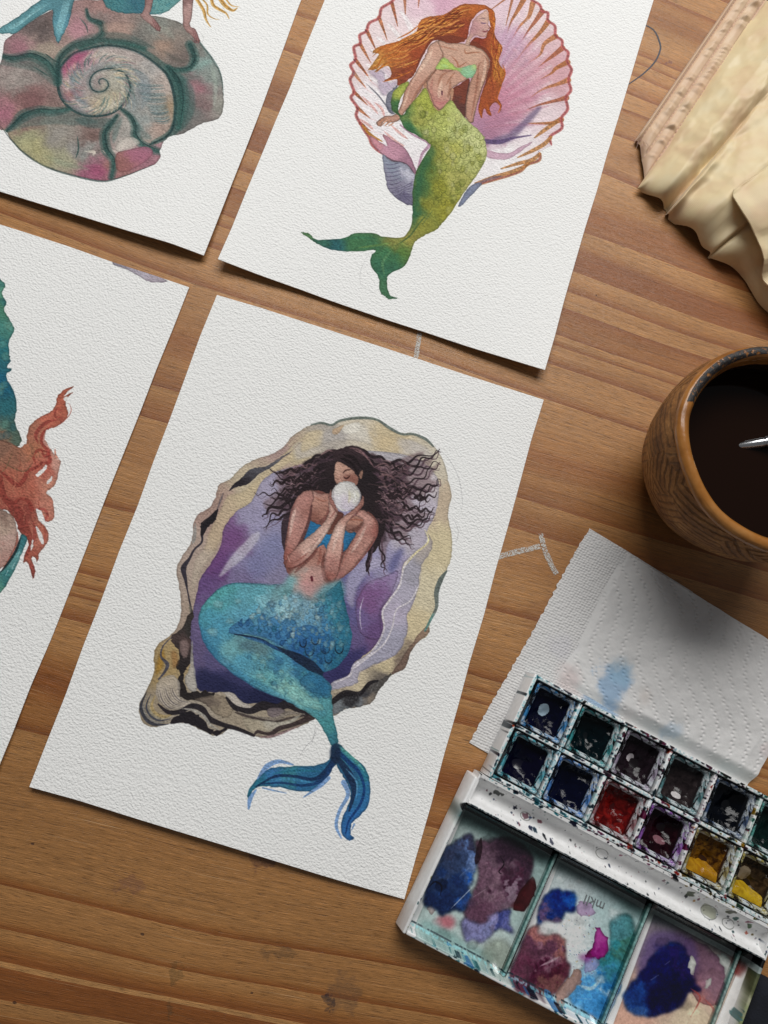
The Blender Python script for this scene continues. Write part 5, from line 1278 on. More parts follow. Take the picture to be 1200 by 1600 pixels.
    dark = lambda u: rng.choice(['#101c2c','#16303c','#1f5560','#14142c','#2a7884','#0c0c14'] if u < 42 else (['#140f18','#38142c','#101420','#5a2040','#1c2c34','#8a2f20'] if u < 84 else ['#1c1c14','#5a4a14','#23382c','#101418','#8a6a1c','#3a1c2c','#2c5c50']))
    def splat(u, v, r, c, a=.95, squash=1.0, ang=0.0):
        n = 9
        t = np.linspace(0, 2 * PI, n, endpoint=False)
        rr = r * rng.uniform(.55, 1.25, n)
        x, y = rr * np.cos(t), rr * np.sin(t) * squash
        W_(np.stack([u + x * math.cos(ang) - y * math.sin(ang), v + x * math.sin(ang) + y * math.cos(ang)], 1), c, alpha=a, edge=.15, gran=.1, smooth=3, wob=.3)
    pitch = (124 - 4.4) / 6
    # tinted washes on the dividers, then chips of dried paint
    for k in range(7):
        u = 2.2 + pitch * k
        c = ['#2f7f8c','#2a6c84','#3f7a80','#8a94a0','#7a6a7c','#4a7068','#a89a50'][k]
        cv.stroke([(u, 1), (u, 43)], 11, c, .34, taper=(0,0), gran=.5, dry=.5)
    for v, c in ((1.0,'#2c5c68'),(21.6,'#3a6a78'),(42.2,'#4a7480')):
        cv.stroke([(0, v), (124, v)], 10, c, .32, taper=(0,0), gran=.5, dry=.54)
    for _ in range(950):
        if rng.random() < .5:
            u, v, ang = 2.2 + pitch * rng.integers(0, 7) + rng.normal(0, .75), rng.uniform(0, 43), PI / 2
        else:
            u, v, ang = rng.uniform(0, 124), rng.choice([.6, 1.4, 20.8, 22.0, 42.0, 43.0, 44.2]) + rng.normal(0, .5), 0
        splat(u, v, rng.gamma(1.1, .30) + .08, dark(u), .92, rng.uniform(.3, .8), ang + rng.normal(0, .2))
    for _ in range(60):
        u = rng.uniform(0, 124)
        splat(u, rng.choice([.9, 21.4, 42.6]), rng.uniform(.7, 2.0), dark(u), .9, rng.uniform(.25, .5), rng.normal(0, .1))
    for _ in range(40):
        splat(rng.uniform(0, 124), rng.uniform(0, 44), rng.uniform(.2, .5), rng.choice(['#b04a28','#b8302c','#c08a30','#a83a6a']), .85)
    # brush groove: specks, drops and dried rings
    for _ in range(150):
        u, v = rng.uniform(-1, 124), rng.uniform(45, 55)
        splat(u, v, rng.gamma(1.2, .13) + .06, rng.choice(['#1c2440','#2c2c34','#5a2838','#2c4c50','#1a1a20']), .8)
    for u, v, r, c in ((8,47.6,1.3,'#2c3030'),(10,47.2,1.0,'#1c2020'),(17,49.4,.9,'#16182c'),(22,50.3,1.6,'#8a6a74'),(25,53.2,.9,'#141c38'),(27,53.0,1.1,'#1c3040'),(31,53.6,.9,'#10141c'),(34,54,1.0,'#3a3c50'),(24,50,.6,'#3a4a70'),(28,49.6,1.0,'#8a5f6a'),(92,47.3,1.7,'#3c4630'),(95,49,.5,'#b07a40'),(108,46.2,1.4,'#3a3c24'),(112,47.6,1.0,'#1f4a44'),(116,46.4,.8,'#8a3a5a'),(118.5,50.5,.7,'#b86a5c'),(113,52.4,.6,'#1f3a40'),(121,50,.5,'#6a5a34'),(61,46.7,.5,'#8a2a50'),(118,47.5,1.3,'#3f5a38')):
        splat(u, v, r, c, .85, rng.uniform(.7, 1))
    for u, v, r in ((55,49.4,2.2),(102,50,3.0),(110.5,50.5,2.2),(22,50.3,1.8)):
        t = np.linspace(0, 2 * PI * .92, 20)
        cv.stroke([(u + r * 1.15 * math.cos(a), v + r * .8 * math.sin(a)) for a in t], .9, '#4a4a48', .7, taper=(0,0))
    W_([(99,48.4),(104,48.2),(105,51),(100,51.8)], '#8a8c74', alpha=.5, wob=1)
    cv.stroke([(50.5,47.6),(51.2,49.6)], .9, '#5a5a58', .7)
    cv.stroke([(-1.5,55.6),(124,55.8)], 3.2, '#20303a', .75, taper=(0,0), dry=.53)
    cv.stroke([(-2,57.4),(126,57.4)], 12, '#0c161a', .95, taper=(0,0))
    W_([(-2,58),(126,58),(126,61),(118,62.5),(100,61),(80,64),(60,62),(39,63.5),(20,62),(0,65),(-2,63)], '#1a2c2c', alpha=.6, feather=6, edge=0)  # groove wall's shade painted in, together with dark teal pigment by the hinge
    # lid rims
    for _ in range(170):
        if rng.random() < .7:
            u, v = rng.uniform(-3, 126), rng.choice([105.6, 106.4, 107.6]) + rng.normal(0, .4)
            splat(u, v, rng.gamma(1.5, .35) + .15, rng.choice(['#1c3c44','#5a98a0','#142434','#2f6a70','#8ac0c8','#4a7ca8']), .85, .4, rng.normal(0, .15))
        else:
            u, v = rng.choice([-2.2, -1.6, 125.2]) + rng.normal(0, .3), rng.uniform(50, 106)
            splat(u, v, rng.gamma(1.2, .25) + .1, rng.choice(['#24484c','#1c2848','#6a8a8c','#8a8a60']), .85, .45, PI / 2)
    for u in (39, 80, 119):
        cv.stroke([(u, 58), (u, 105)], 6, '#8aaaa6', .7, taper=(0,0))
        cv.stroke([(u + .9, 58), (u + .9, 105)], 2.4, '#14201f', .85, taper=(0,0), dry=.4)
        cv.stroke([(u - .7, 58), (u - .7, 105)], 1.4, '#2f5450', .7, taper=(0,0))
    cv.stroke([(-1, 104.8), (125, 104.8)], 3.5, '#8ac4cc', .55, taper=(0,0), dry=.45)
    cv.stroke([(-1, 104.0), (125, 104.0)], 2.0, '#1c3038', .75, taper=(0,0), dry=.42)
    for _ in range(60):
        u = rng.uniform(-1, 1)
        splat(rng.choice([2, 8, 20]) + rng.uniform(-3, 3), rng.uniform(24, 40), .3, dark(10), .5)
    cv.a = np.clip(.60 + (cv.a - .60) * 1.25, .01, .94)
    return cv

stain_shade_cv = paint_stains_shade()
stain_shade_img = memory_image('paint_box_stains_shade', stain_shade_cv.a)

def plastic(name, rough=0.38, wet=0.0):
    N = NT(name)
    tx = N.n('TexImage', image=stain_shade_img, extension='EXTEND', interpolation='Cubic')
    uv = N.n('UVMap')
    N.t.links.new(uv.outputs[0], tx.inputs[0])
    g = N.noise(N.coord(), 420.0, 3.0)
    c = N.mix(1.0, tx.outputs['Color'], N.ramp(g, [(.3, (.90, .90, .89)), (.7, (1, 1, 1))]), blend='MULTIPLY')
    N.P(Base_Color=c, Roughness=N.math('MULTIPLY_ADD', g, .18, rough - .09), Specular_IOR_Level=.5)
    if wet:
        N.P(Coat_Weight=wet, Coat_Roughness=.12)
    N.bump(N.noise(N.coord(), 1400.0, 2.0), .12, .0002)
    return N.m

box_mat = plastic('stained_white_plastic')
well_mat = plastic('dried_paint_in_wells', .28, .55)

pal = empty('watercolour_paint_box', (PAL_O[0], PAL_O[1], 0), PAL_A,
            label='open white plastic watercolour box with stained pans and mixing wells', cat='paint box')

m = MB()
m.box(0.4, 123.6, -43.2, -0.4, 0.9, 3.0)
m.box(0, 2.2, -43.6, 0, 0.6, 13.0, (.5, .2, .3, .3))
m.box(121.8, 124, -43.6, 0, 0.6, 13.0, (.2, .5, .3, .3))
m.box(2.25, 121.75, -2.0, 0, 0.62, 12.9, (0, 0, .2, .5))
m.box(2.25, 121.75, -43.6, -41.7, 0.62, 12.7, (0, 0, .1, .2))
m.box(2.3, 121.7, -22.6, -20.7, 2.9, 12.2, (0, 0, .25, .25))
pt = (124 - 4.4) / 6
for k in range(1, 6):
    u = 2.2 + pt * k
    m.box(u - .95, u + .95, -20.75, -2.05, 2.9, 11.9, (.25, .25, 0, 0))
    m.box(u - .95, u + .95, -41.65, -22.65, 2.9, 11.9, (.25, .25, 0, 0))
m.build('pan_tray', box_mat, pal, bevel=.28, uvfun=pal_uv)

# brush groove: a trough extruded along the hinge side
prof = [(43.7, 12.5), (44.9, 12.35), (45.5, 11.6), (46.0, 9.6), (46.9, 7.6), (48.2, 6.4), (50.0, 5.9), (51.8, 6.2), (53.2, 7.6), (54.0, 9.9), (54.5, 11.2), (55.4, 11.5), (56.0, 11.0), (56.2, 8.0), (56.2, 2.6), (54, 1.0), (43.8, 1.0)]
us = np.linspace(-1.6, 125.0, 26)
v, f = [], []
for u in us:
    for (vv, zz) in prof:
        v.append((u, -vv, zz))
k = len(prof)
for i in range(len(us) - 1):
    for j in range(k):
        f.append((i * k + j, (i + 1) * k + j, (i + 1) * k + (j + 1) % k, i * k + (j + 1) % k))
g = MB()
g.add(v, f)
g.box(-2.4, -0.7, -56.0, -43.9, 1.1, 10.6, (.3, .5, .3, .3))
g.box(124.1, 125.6, -56.0, -43.9, 1.1, 10.4, (.5, .3, .3, .3))
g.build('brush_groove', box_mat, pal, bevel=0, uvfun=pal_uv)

# lid with three mixing wells
m = MB()
m.box(-3.2, 126.4, -107.6, -56.9, 0.5, 2.0)
m.box(-4.9, -1.5, -108.0, -45.4, 0.4, 10.6, (1.7, .5, .6, .4))
m.box(124.7, 128.2, -108.0, -45.4, 0.4, 10.4, (.5, 1.7, .6, .4))
m.box(-1.7, 124.9, -108.4, -105.7, 0.45, 10.0, (0, 0, .9, .3))
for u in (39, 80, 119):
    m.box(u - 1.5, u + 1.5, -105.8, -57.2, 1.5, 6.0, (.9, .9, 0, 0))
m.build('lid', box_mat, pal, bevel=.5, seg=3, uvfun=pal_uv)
for (a, b) in ((-1.6, 37.6), (40.4, 78.6), (81.4, 117.6), (120.4, 124.9)):
    n = 26
    U_, V_ = np.meshgrid(np.linspace(a, b, n), np.linspace(57.0, 105.9, n))
    e = np.minimum(np.minimum(U_ - a, b - U_), np.minimum(V_ - 57.0, 105.9 - V_))
    Z_ = 2.35 + 2.4 * np.clip(1 - e / 2.6, 0, 1) ** 2
    vv = np.stack([U_, -V_, Z_], -1).reshape(-1, 3)
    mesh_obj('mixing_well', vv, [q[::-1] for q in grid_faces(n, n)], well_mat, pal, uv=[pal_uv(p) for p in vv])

# raised mould mark in the middle well (reads from the other side of the box)
fc = bpy.data.curves.new('mould_mark', 'FONT')
fc.body = 'mkII'
fc.size = 5.0 * MM
fc.extrude = 0.12 * MM
fc.align_x = 'CENTER'
fo = bpy.data.objects.new('mould_mark_text', fc)
COL.objects.link(fo)
me = bpy.data.meshes.new_from_object(fo.evaluated_get(bpy.context.evaluated_depsgraph_get()))
bpy.data.objects.remove(fo)
mk = NT('moulded_letters').P(Base_Color=(.20, .22, .23, 1), Roughness=.4).m
me.materials.clear()
me.materials.append(mk)
mo = bpy.data.objects.new('mould_mark', me)
COL.objects.link(mo)
mo.parent = pal
mu, mv = pal_local(929, 1408, 2.5)
mo.location = (mu * MM, -mv * MM + .001, 2.52 * MM)
mo.rotation_euler = (0, 0, PI + .06)

# half pans, each with its cake of paint
def pan_material(rim, cake):
    N = NT('stained_pan')
    tc = N.n('TexCoord')
    s = N.n('SeparateXYZ')
    N.t.links.new(tc.outputs['Object'], s.inputs[0])
    n1 = N.noise(tc.outputs['Object'], 230.0, 6.0, .7, 1.0)
    n2 = N.noise(N.coord(loc=(.3, .1, .2)), 170.0, 6.0, .72, 1.5)
    c = N.mix(N.ramp(n1, [(.40, (0, 0, 0)), (.56, (1, 1, 1))]), (.55, .60, .62), tuple(x * .8 for x in rim))
    c = N.mix(N.ramp(n2, [(.48, (0, 0, 0)), (.55, (1, 1, 1))]), c, tuple(x * .5 for x in cake))
    mr = N.n('MapRange')
    N.set(mr, 'Value', N.math('ADD', s.outputs[2], N.math('MULTIPLY', N.math('SUBTRACT', n1, .5), .003)))
    N.set(mr, 'From Min', 9.6 * MM)
    N.set(mr, 'From Max', 8.4 * MM)
    c = N.mix(mr.outputs[0], c, cake)
    N.P(Base_Color=c, Roughness=.2, Specular_IOR_Level=.5)
    return N.m

def cake_material(c1, c2, worn):
    N = NT('paint_cake')
    tc = N.n('TexCoord')
    o = tc.outputs['Object']
    n1 = N.noise(o, 330.0, 4.0, .65, .8)
    n2 = N.noise(o, 900.0, 3.0, .6)
    c = N.mix(N.ramp(n1, [(.38, (0, 0, 0)), (.62, (1, 1, 1))]), c1, c2)
    if worn:
        (wx, wy, rx, ry, wc) = worn
        vs_ = N.n('VectorMath', operation='SUBTRACT')
        N.t.links.new(o, vs_.inputs[0])
        vs_.inputs[1].default_value = (wx * MM, wy * MM, 0)
        vm = N.n('VectorMath', operation='MULTIPLY')
        N.t.links.new(vs_.outputs[0], vm.inputs[0])
        vm.inputs[1].default_value = (1 / (rx * MM), 1 / (ry * MM), 0)
        ln = N.n('VectorMath', operation='LENGTH')
        N.t.links.new(vm.outputs[0], ln.inputs[0])
        d = N.math('ADD', ln.outputs['Value'], N.math('MULTIPLY', N.math('SUBTRACT', n1, .5), .7))
        c = N.mix(N.ramp(d, [(.0, (1, 1, 1)), (.93, (1, 1, 1)), (1.0, (0, 0, 0))]), c, wc)
        c = N.mix(N.ramp(d, [(1.0, (0, 0, 0)), (1.05, (.55, .55, .55)), (1.5, (.4, .4, .4)), (1.6, (0, 0, 0))]), c, tuple(.5 * a + .5 * b for a, b in zip(c1, wc)))
    N.P(Base_Color=c, Roughness=N.math('MULTIPLY_ADD', n2, .08, .04), Specular_IOR_Level=.22)
    N.bump(N.math('ADD', N.math('MULTIPLY', n1, 1.0), N.math('MULTIPLY', n2, .12)), .2, .0012)
    return N.m

def pan_mesh():
    rings = [(8.1, 8.5, 3.1), (8.55, 9.0, 11.0), (8.5, 8.95, 11.35), (8.2, 8.65, 11.5), (7.75, 8.2, 11.3), (7.5, 7.95, 10.6), (7.3, 7.75, 10.35), (7.05, 7.5, 10.2), (6.7, 7.1, 4.2)]
    v, f = [], []
    n = 16
    for hx, hy, z in rings:
        for c in range(4):
            sx, sy = ((1, 1), (-1, 1), (-1, -1), (1, -1))[c]
            for q in range(4):
                a = PI / 2 * (c + q / 3)
                v.append((sx * (hx - .9) + .9 * math.cos(a), sy * (hy - .9) + .9 * math.sin(a), z))
    for i in range(len(rings) - 1):
        for j in range(n):
            f.append((i * n + j, i * n + (j + 1) % n, (i + 1) * n + (j + 1) % n, (i + 1) * n + j))
    f.append(tuple((len(rings) - 1) * n + j for j in range(n)))
    f.append(tuple(range(n - 1, -1, -1)))
    return v, f

PV, PF = pan_mesh()
crng = np.random.default_rng(4)
PANS = [  # rim tint, paint, second paint tone, worn patch (x, y, rx, ry, colour), hollow
    [((.05,.25,.55), (.006,.008,.030), (.012,.014,.07), (-.6,.6,2.3,2.6,(.30,.40,.48))), ((.05,.32,.34), (.003,.012,.018), (.004,.03,.04), None), ((.36,.30,.40), (.02,.010,.016), (.07,.04,.06), (-1.0,-.2,1.7,1.7,(.5,.46,.48))), ((.10,.24,.26), (.04,.028,.032), (.13,.095,.10), (1.0,-5.0,2.0,1.2,(.55,.52,.52))), ((.06,.10,.20), (.003,.005,.010), (.006,.010,.022), None), ((.10,.34,.30), (.004,.02,.02), (.01,.06,.05), None)],
    [((.10,.42,.52), (.007,.006,.035), (.010,.010,.06), None), ((.08,.24,.60), (.004,.006,.030), (.008,.012,.07), None), ((.34,.16,.18), (.16,.004,.006), (.30,.012,.010), None), ((.28,.10,.42), (.020,.002,.008), (.07,.010,.022), (1.4,-2.6,2.6,1.4,(.20,.09,.11))), ((.36,.30,.12), (.10,.030,.004), (.34,.15,.012), None), ((.42,.36,.10), (.05,.026,.008), (.12,.07,.03), (-2.6,1.4,2.6,2.8,(.26,.20,.13)))],
]
for r in range(2):
    for c in range(6):
        rim, c1, c2, worn = PANS[r][c]
        c1, c2 = tuple(x * .3 for x in c1), tuple(x * (.22 if (r, c) not in ((1, 2), (1, 4), (1, 5)) else .6) for x in c2)
        pu, pv = 2.2 + pt * (c + .5), (11.35 if r == 0 else 32.15)
        po = mesh_obj('paint_pan', PV, PF, pan_material(rim, c1), pal)
        po.location = (pu * MM, -pv * MM, 0)
        po.rotation_euler = (0, 0, crng.normal(0, .012))
        n = 26
        X_, Y_ = np.meshgrid(np.linspace(-7.0, 7.0, n), np.linspace(-7.4, 7.4, n))
        low = fbm(n, n, 9, crng, 3) - .5
        e = np.minimum(7.0 - abs(X_), 7.4 - abs(Y_))
        hx, hy = crng.uniform(-2, 2, 2)
        Z_ = 6.4 + 2.6 * low - 2.4 * np.exp(-((X_ - hx) ** 2 + (Y_ - hy) ** 2) / 16) + 1.2 * np.clip(1 - e / 2, 0, 1)
        mesh_obj('paint_cake', np.stack([X_, Y_, Z_], -1).reshape(-1, 3), grid_faces(n, n), cake_material(c1, c2, worn), po)
        if r == 1 and c in (4, 5):
            # a dry yellow ridge left at the front of the pan
            X_, Y_ = np.meshgrid(np.linspace(-6.8, 6.8, 20), np.linspace(-7.2, -1.5, 10))
            lw = fbm(10, 20, 6, crng, 3) - .5
            Z_ = 7.2 + 2.4 * lw + 1.4 * smoothstep(-1.5, -6.5, Y_) - 3.5 * smoothstep(-4.0, -1.5, Y_)
            mesh_obj('paint_ridge', np.stack([X_, Y_, Z_], -1).reshape(-1, 3), grid_faces(10, 20), cake_material((.30, .13, .006) if c == 4 else (.50, .33, .015), (.42, .22, .012) if c == 4 else (.34, .20, .01), None), po)
# ---------------------------------------------------------------- kitchen paper under the paint box
def paper_towel():
    t = empty('paper_towel', (at(905, 1010)[0], at(905, 1010)[1], 0), 0, label='folded white kitchen paper with blue paint stains under the paint box', cat='paper towel')
    org = np.array([at(905, 1010)[0], at(905, 1010)[1]])
    rng = np.random.default_rng(8)

    def mat(name, dots):
        N = NT(name)
        at_ = N.n('Attribute', attribute_name='stain')
        v = N.coord()
        fibre = N.noise(v, 900.0, 3.0, .6)
        N.P(Base_Color=N.mix(1.0, at_.outputs['Color'], N.ramp(fibre, [(.3, (.95, .95, .95)), (.7, (1, 1, 1))]), blend='MULTIPLY'), Roughness=.95, Specular_IOR_Level=.1)
        tr = N.n('BsdfTranslucent')
        N.t.links.new(at_.outputs['Color'], tr.inputs[0])
        mx = N.n('MixShader')
        mx.inputs[0].default_value = .12
        N.t.links.new(N.b.outputs[0], mx.inputs[1])
        N.t.links.new(tr.outputs[0], mx.inputs[2])
        N.t.links.new(mx.outputs[0], N.out.inputs[0])
        h = N.math('MULTIPLY', fibre, .25)
        if dots:
            vo = N.n('TexVoronoi', feature='F1')
            N.set(vo, 'Vector', N.coord(scale=(1, 1.25, 1), rot=(0, 0, .5)))
            N.set(vo, 'Scale', 760.0)
            N.set(vo, 'Randomness', .35)
            h = N.math('ADD', h, N.math('MULTIPLY', vo.outputs['Distance'], -1.1))
        N.bump(h, .75, .0007)
        return N.m

    def colours(o, P):
        base = np.array([.80, .79, .78])
        col = np.tile(base, (len(P), 1))
        wn = fbm(128, 128, 14, rng, 4)
        ij = lambda P: (np.clip(((P[:, 1] + 90) * .6).astype(int), 0, 127), np.clip(((P[:, 0] - 40) * .6).astype(int), 0, 127))
        w1 = (wn[ij(P)] - .5)
        wf = fbm(400, 400, 9, rng, 4)
        w2 = wf[np.clip(((P[:, 1] + 100) * 2).astype(int), 0, 399), np.clip(((P[:, 0] - 40) * 2).astype(int), 0, 399)] - .5
        for (x, y, rx, ry, c, a, soft) in ((957, 1072, 10, 14, (.20, .40, .64), .70, .28), (965, 1050, 7.5, 9, (.30, .50, .66), .5, .4), (1047, 1140, 6, 5, (.40, .54, .68), .5, .3), (890, 1062, 7, 7.5, (.70, .50, .48), .42, .7), (1005, 1088, 5, 6, (.68, .58, .52), .35, .6), (1195, 1170, 5, 4, (.62, .46, .46), .3, .5), (880, 1010, 6, 6, (.70, .68, .74), .4, .6)):
            q = at(x, y, 2)[:2]
            d = np.hypot((P[:, 0] - q[0]) / rx, (P[:, 1] - q[1]) / ry) + w1 * 1.3 + w2 * .6
            k = (a * (1 - smoothstep(1 - soft, 1 + soft * .3, d)))[:, None]
            col = col * (1 - k) + np.array(c) * k
        at_ = o.data.color_attributes.new('stain', 'FLOAT_COLOR', 'POINT')
        at_.data.foreach_set('color', np.hstack([col, np.ones((len(P), 1))]).astype(np.float32).ravel())

    # lower layer with its torn perforated edge
    A, B = at(921, 826)[:2], at(735, 1160)[:2]
    C, D = at(900, 1260)[:2], at(1080, 925)[:2]
    n, m_ = 130, 60
    S, T = np.meshgrid(np.linspace(0, 1, m_), np.linspace(0, 1, n))
    P = ((1 - T)[..., None] * ((1 - S)[..., None] * A + S[..., None] * D) + T[..., None] * ((1 - S)[..., None] * B + S[..., None] * C))
    tooth = np.abs(((np.linspace(0, 1, n) * 26) % 1) - .5) * 1.1 + rng.normal(0, .16, n) + .35 * np.sin(np.linspace(0, 9, n))
    P[..., 0] -= (tooth[:, None] * (1 - S) ** 6)
    Z = .35 + .5 * fbm(n, m_, 18, rng, 3) + .6 * smoothstep(.12, .0, T) * smoothstep(0, .4, S)
    lo = mesh_obj('lower_layer', np.dstack([P - org, Z]).reshape(-1, 3), grid_faces(n, m_), mat('dotted_tissue', True), t)
    colours(lo, P.reshape(-1, 2))
    # folded upper layer with rows of embossed dots
    edge = np.array([at(x, y, 1.5)[:2] for x, y in ((975, 861), (962, 890), (943, 925), (921, 972), (903, 1010), (884, 1036), (866, 1062), (850, 1100))])
    n, m_ = 250, 270
    E_ = spline(edge, False, 40)
    E_ = E_[np.linspace(0, len(E_) - 1, n).astype(int)]
    R0, R1 = at(1262, 1040, 1.5)[:2], at(1120, 1330, 1.5)[:2]
    T = np.linspace(0, 1, n)[:, None]
    Rr = R0 * (1 - T) + R1 * T
    S = np.linspace(0, 1, m_)[None, :, None]
    P = E_[:, None] * (1 - S) + Rr[:, None] * S
    S2, T2 = S[0, :, 0][None, :] + 0 * T, T + 0 * S[0, :, 0][None, :]
    x, y = P[..., 0], P[..., 1]
    # towel frame: lines run roughly down the sheet and sway
    a = math.radians(-8)
    u = x * math.cos(a) + y * math.sin(a)
    w = -x * math.sin(a) + y * math.cos(a)
    sway = 3.4 * np.sin(2 * PI * (w + 22) / 46.0) - .12 * w
    ph = (u - sway) / 6.4
    dl = np.abs(ph - np.round(ph)) * 6.4
    zig = .42 * np.sign(np.sin(2 * PI * w / 3.0))
    dl = np.abs((ph - np.round(ph)) * 6.4 + zig)
    dot = np.exp(-(dl / .5) ** 2) * (.5 - .5 * np.cos(2 * PI * w / 1.5))
    big = fbm(n, m_, 60, rng, 4) - .5
    Z = 1.5 + 2.4 * smoothstep(0, .5, S2) * (.4 + .9 * np.sin(PI * np.clip(T2 * .9 + .1, 0, 1))) + 1.6 * big
    Z += 2.2 * (.25 - np.abs(fbm(n, m_, 70, rng, 3) - .5)) * smoothstep(0, .2, S2) + .5 * (fbm(n, m_, 14, rng, 3) - .5)
    Z -= .55 * dot * np.clip(.25 + 1.5 * fbm(n, m_, 26, rng, 3), .2, 1)
    Z = np.where(S2 < .03, Z * (.45 + S2 / .03 * .55), Z)
    # the box presses it flat where it stands
    pu = (x - PAL_O[0]) * PC + (y - PAL_O[1]) * PS
    pv = (x - PAL_O[0]) * PS - (y - PAL_O[1]) * PC
    press = smoothstep(-7, -1, pv) * smoothstep(-6, 0, pu)
    Z = Z * (1 - press) + .35 * press
    up = mesh_obj('upper_layer', np.dstack([P - org, Z]).reshape(-1, 3), [q[::-1] for q in grid_faces(n, m_)], mat('quilted_tissue', False), t)
    colours(up, P.reshape(-1, 2))
    return t
paper_towel()

# ---------------------------------------------------------------- stoneware cup with rinse water and a brush
CUP = np.array([164.9, 71.2])

def cup_materials():
    N = NT('scratched_stoneware')
    tc = N.n('TexCoord')
    cy = N.n('SeparateXYZ')
    N.t.links.new(tc.outputs['Object'], cy.inputs[0])
    ang = N.math('ARCTAN2', cy.outputs[1], cy.outputs[0])
    cm = N.n('CombineXYZ')
    N.set(cm, 'X', N.math('MULTIPLY', ang, .042))
    N.set(cm, 'Y', cy.outputs[2])
    def scaled(sx, sy, r=0.0):
        q = N.n('Mapping')
        q.inputs['Rotation'].default_value = (0, 0, r)
        q.inputs['Scale'].default_value = (sx, sy, 1)
        N.t.links.new(cm.outputs[0], q.inputs['Vector'])
        return q.outputs[0]
    # patches of parallel scratches, each patch with its own direction
    big = N.n('TexVoronoi')
    N.set(big, 'Vector', scaled(60, 60))
    N.set(big, 'Scale', 1.0)
    bs = N.n('SeparateColor')
    N.t.links.new(big.outputs['Color'], bs.inputs[0])
    hs = []
    for r in (.25, 1.25, 2.3):
        wv = N.n('TexWave', wave_type='BANDS', bands_direction='X', wave_profile='SAW')
        N.set(wv, 'Vector', scaled(1, 1, r))
        N.set(wv, 'Scale', 95.0)
        N.set(wv, 'Distortion', 1.6)
        N.set(wv, 'Detail', 2.0)
        N.set(wv, 'Detail Scale', 2.2)
        hs.append(N.ramp(wv.outputs['Fac'], [(0, (0, 0, 0)), (.22, (.2, .2, .2)), (.4, (1, 1, 1))]))
    h = N.mix(N.math('GREATER_THAN', bs.outputs[0], .38), hs[0], N.mix(N.math('GREATER_THAN', bs.outputs[1], .55), hs[1], hs[2]))
    n1 = N.noise(tc.outputs['Object'], 90.0, 4.0, .6)
    n2 = N.noise(tc.outputs['Object'], 600.0, 3.0, .6)
    c = N.ramp(n1, [(.25, (.13, .05, .015)), (.5, (.29, .125, .035)), (.72, (.42, .20, .062))])
    c = N.mix(.45, c, N.mix(1.0, c, h, blend='MULTIPLY'))
    c = N.mix(1.0, c, N.ramp(n2, [(.3, (.72, .72, .72)), (.7, (1.2, 1.2, 1.2))]), blend='MULTIPLY')
    N.P(Base_Color=c, Roughness=.62, Specular_IOR_Level=.3)
    N.bump(N.math('ADD', N.math('MULTIPLY', h, 1.0), N.math('MULTIPLY', n2, .8)), .7, .0009)
    G_ = NT('amber_glaze')
    tg = G_.n('TexCoord')
    m1 = G_.noise(tg.outputs['Object'], 60.0, 4.0, .6)
    m2 = G_.noise(tg.outputs['Object'], 520.0, 4.0, .7)
    sp = G_.n('SeparateXYZ')
    G_.t.links.new(tg.outputs['Object'], sp.inputs[0])
    # an iron-black crusted stretch on the far side of the lip
    a_ = G_.math('ARCTAN2', sp.outputs[1], sp.outputs[0])
    far = G_.math('MULTIPLY', G_.math('LESS_THAN', G_.math('ABSOLUTE', G_.math('SUBTRACT', a_, 2.1)), G_.math('MULTIPLY_ADD', m1, .5, .35)), G_.ramp(m2, [(.40, (0, 0, 0)), (.46, (1, 1, 1))]))
    rr = G_.n('VectorMath', operation='LENGTH')
    flat = G_.n('CombineXYZ')
    G_.set(flat, 'X', sp.outputs[0])
    G_.set(flat, 'Y', sp.outputs[1])
    G_.t.links.new(flat.outputs[0], rr.inputs[0])
    band = G_.math('LESS_THAN', G_.math('ABSOLUTE', G_.math('SUBTRACT', rr.outputs['Value'], 36.6 * MM)), 1.6 * MM)
    far = G_.math('MULTIPLY', far, band)
    c = G_.ramp(m1, [(.3, (.20, .075, .016)), (.5, (.34, .135, .028)), (.7, (.42, .20, .062))])
    c = G_.mix(far, c, (.018, .016, .016))
    G_.P(Base_Color=c, Roughness=G_.math('MULTIPLY_ADD', far, .25, .24), Specular_IOR_Level=.45)
    G_.bump(G_.math('ADD', m1, G_.math('MULTIPLY', G_.math('MULTIPLY', m2, far), 1.5)), .35, .0012)
    L = NT('murky_rinse_water').P(Base_Color=(.010, .0038, .002, 1), Roughness=.03, Specular_IOR_Level=.25).m
    I = NT('dark_inner_glaze').P(Base_Color=(.035, .016, .008, 1), Roughness=.3).m
    return N.m, G_.m, L, I

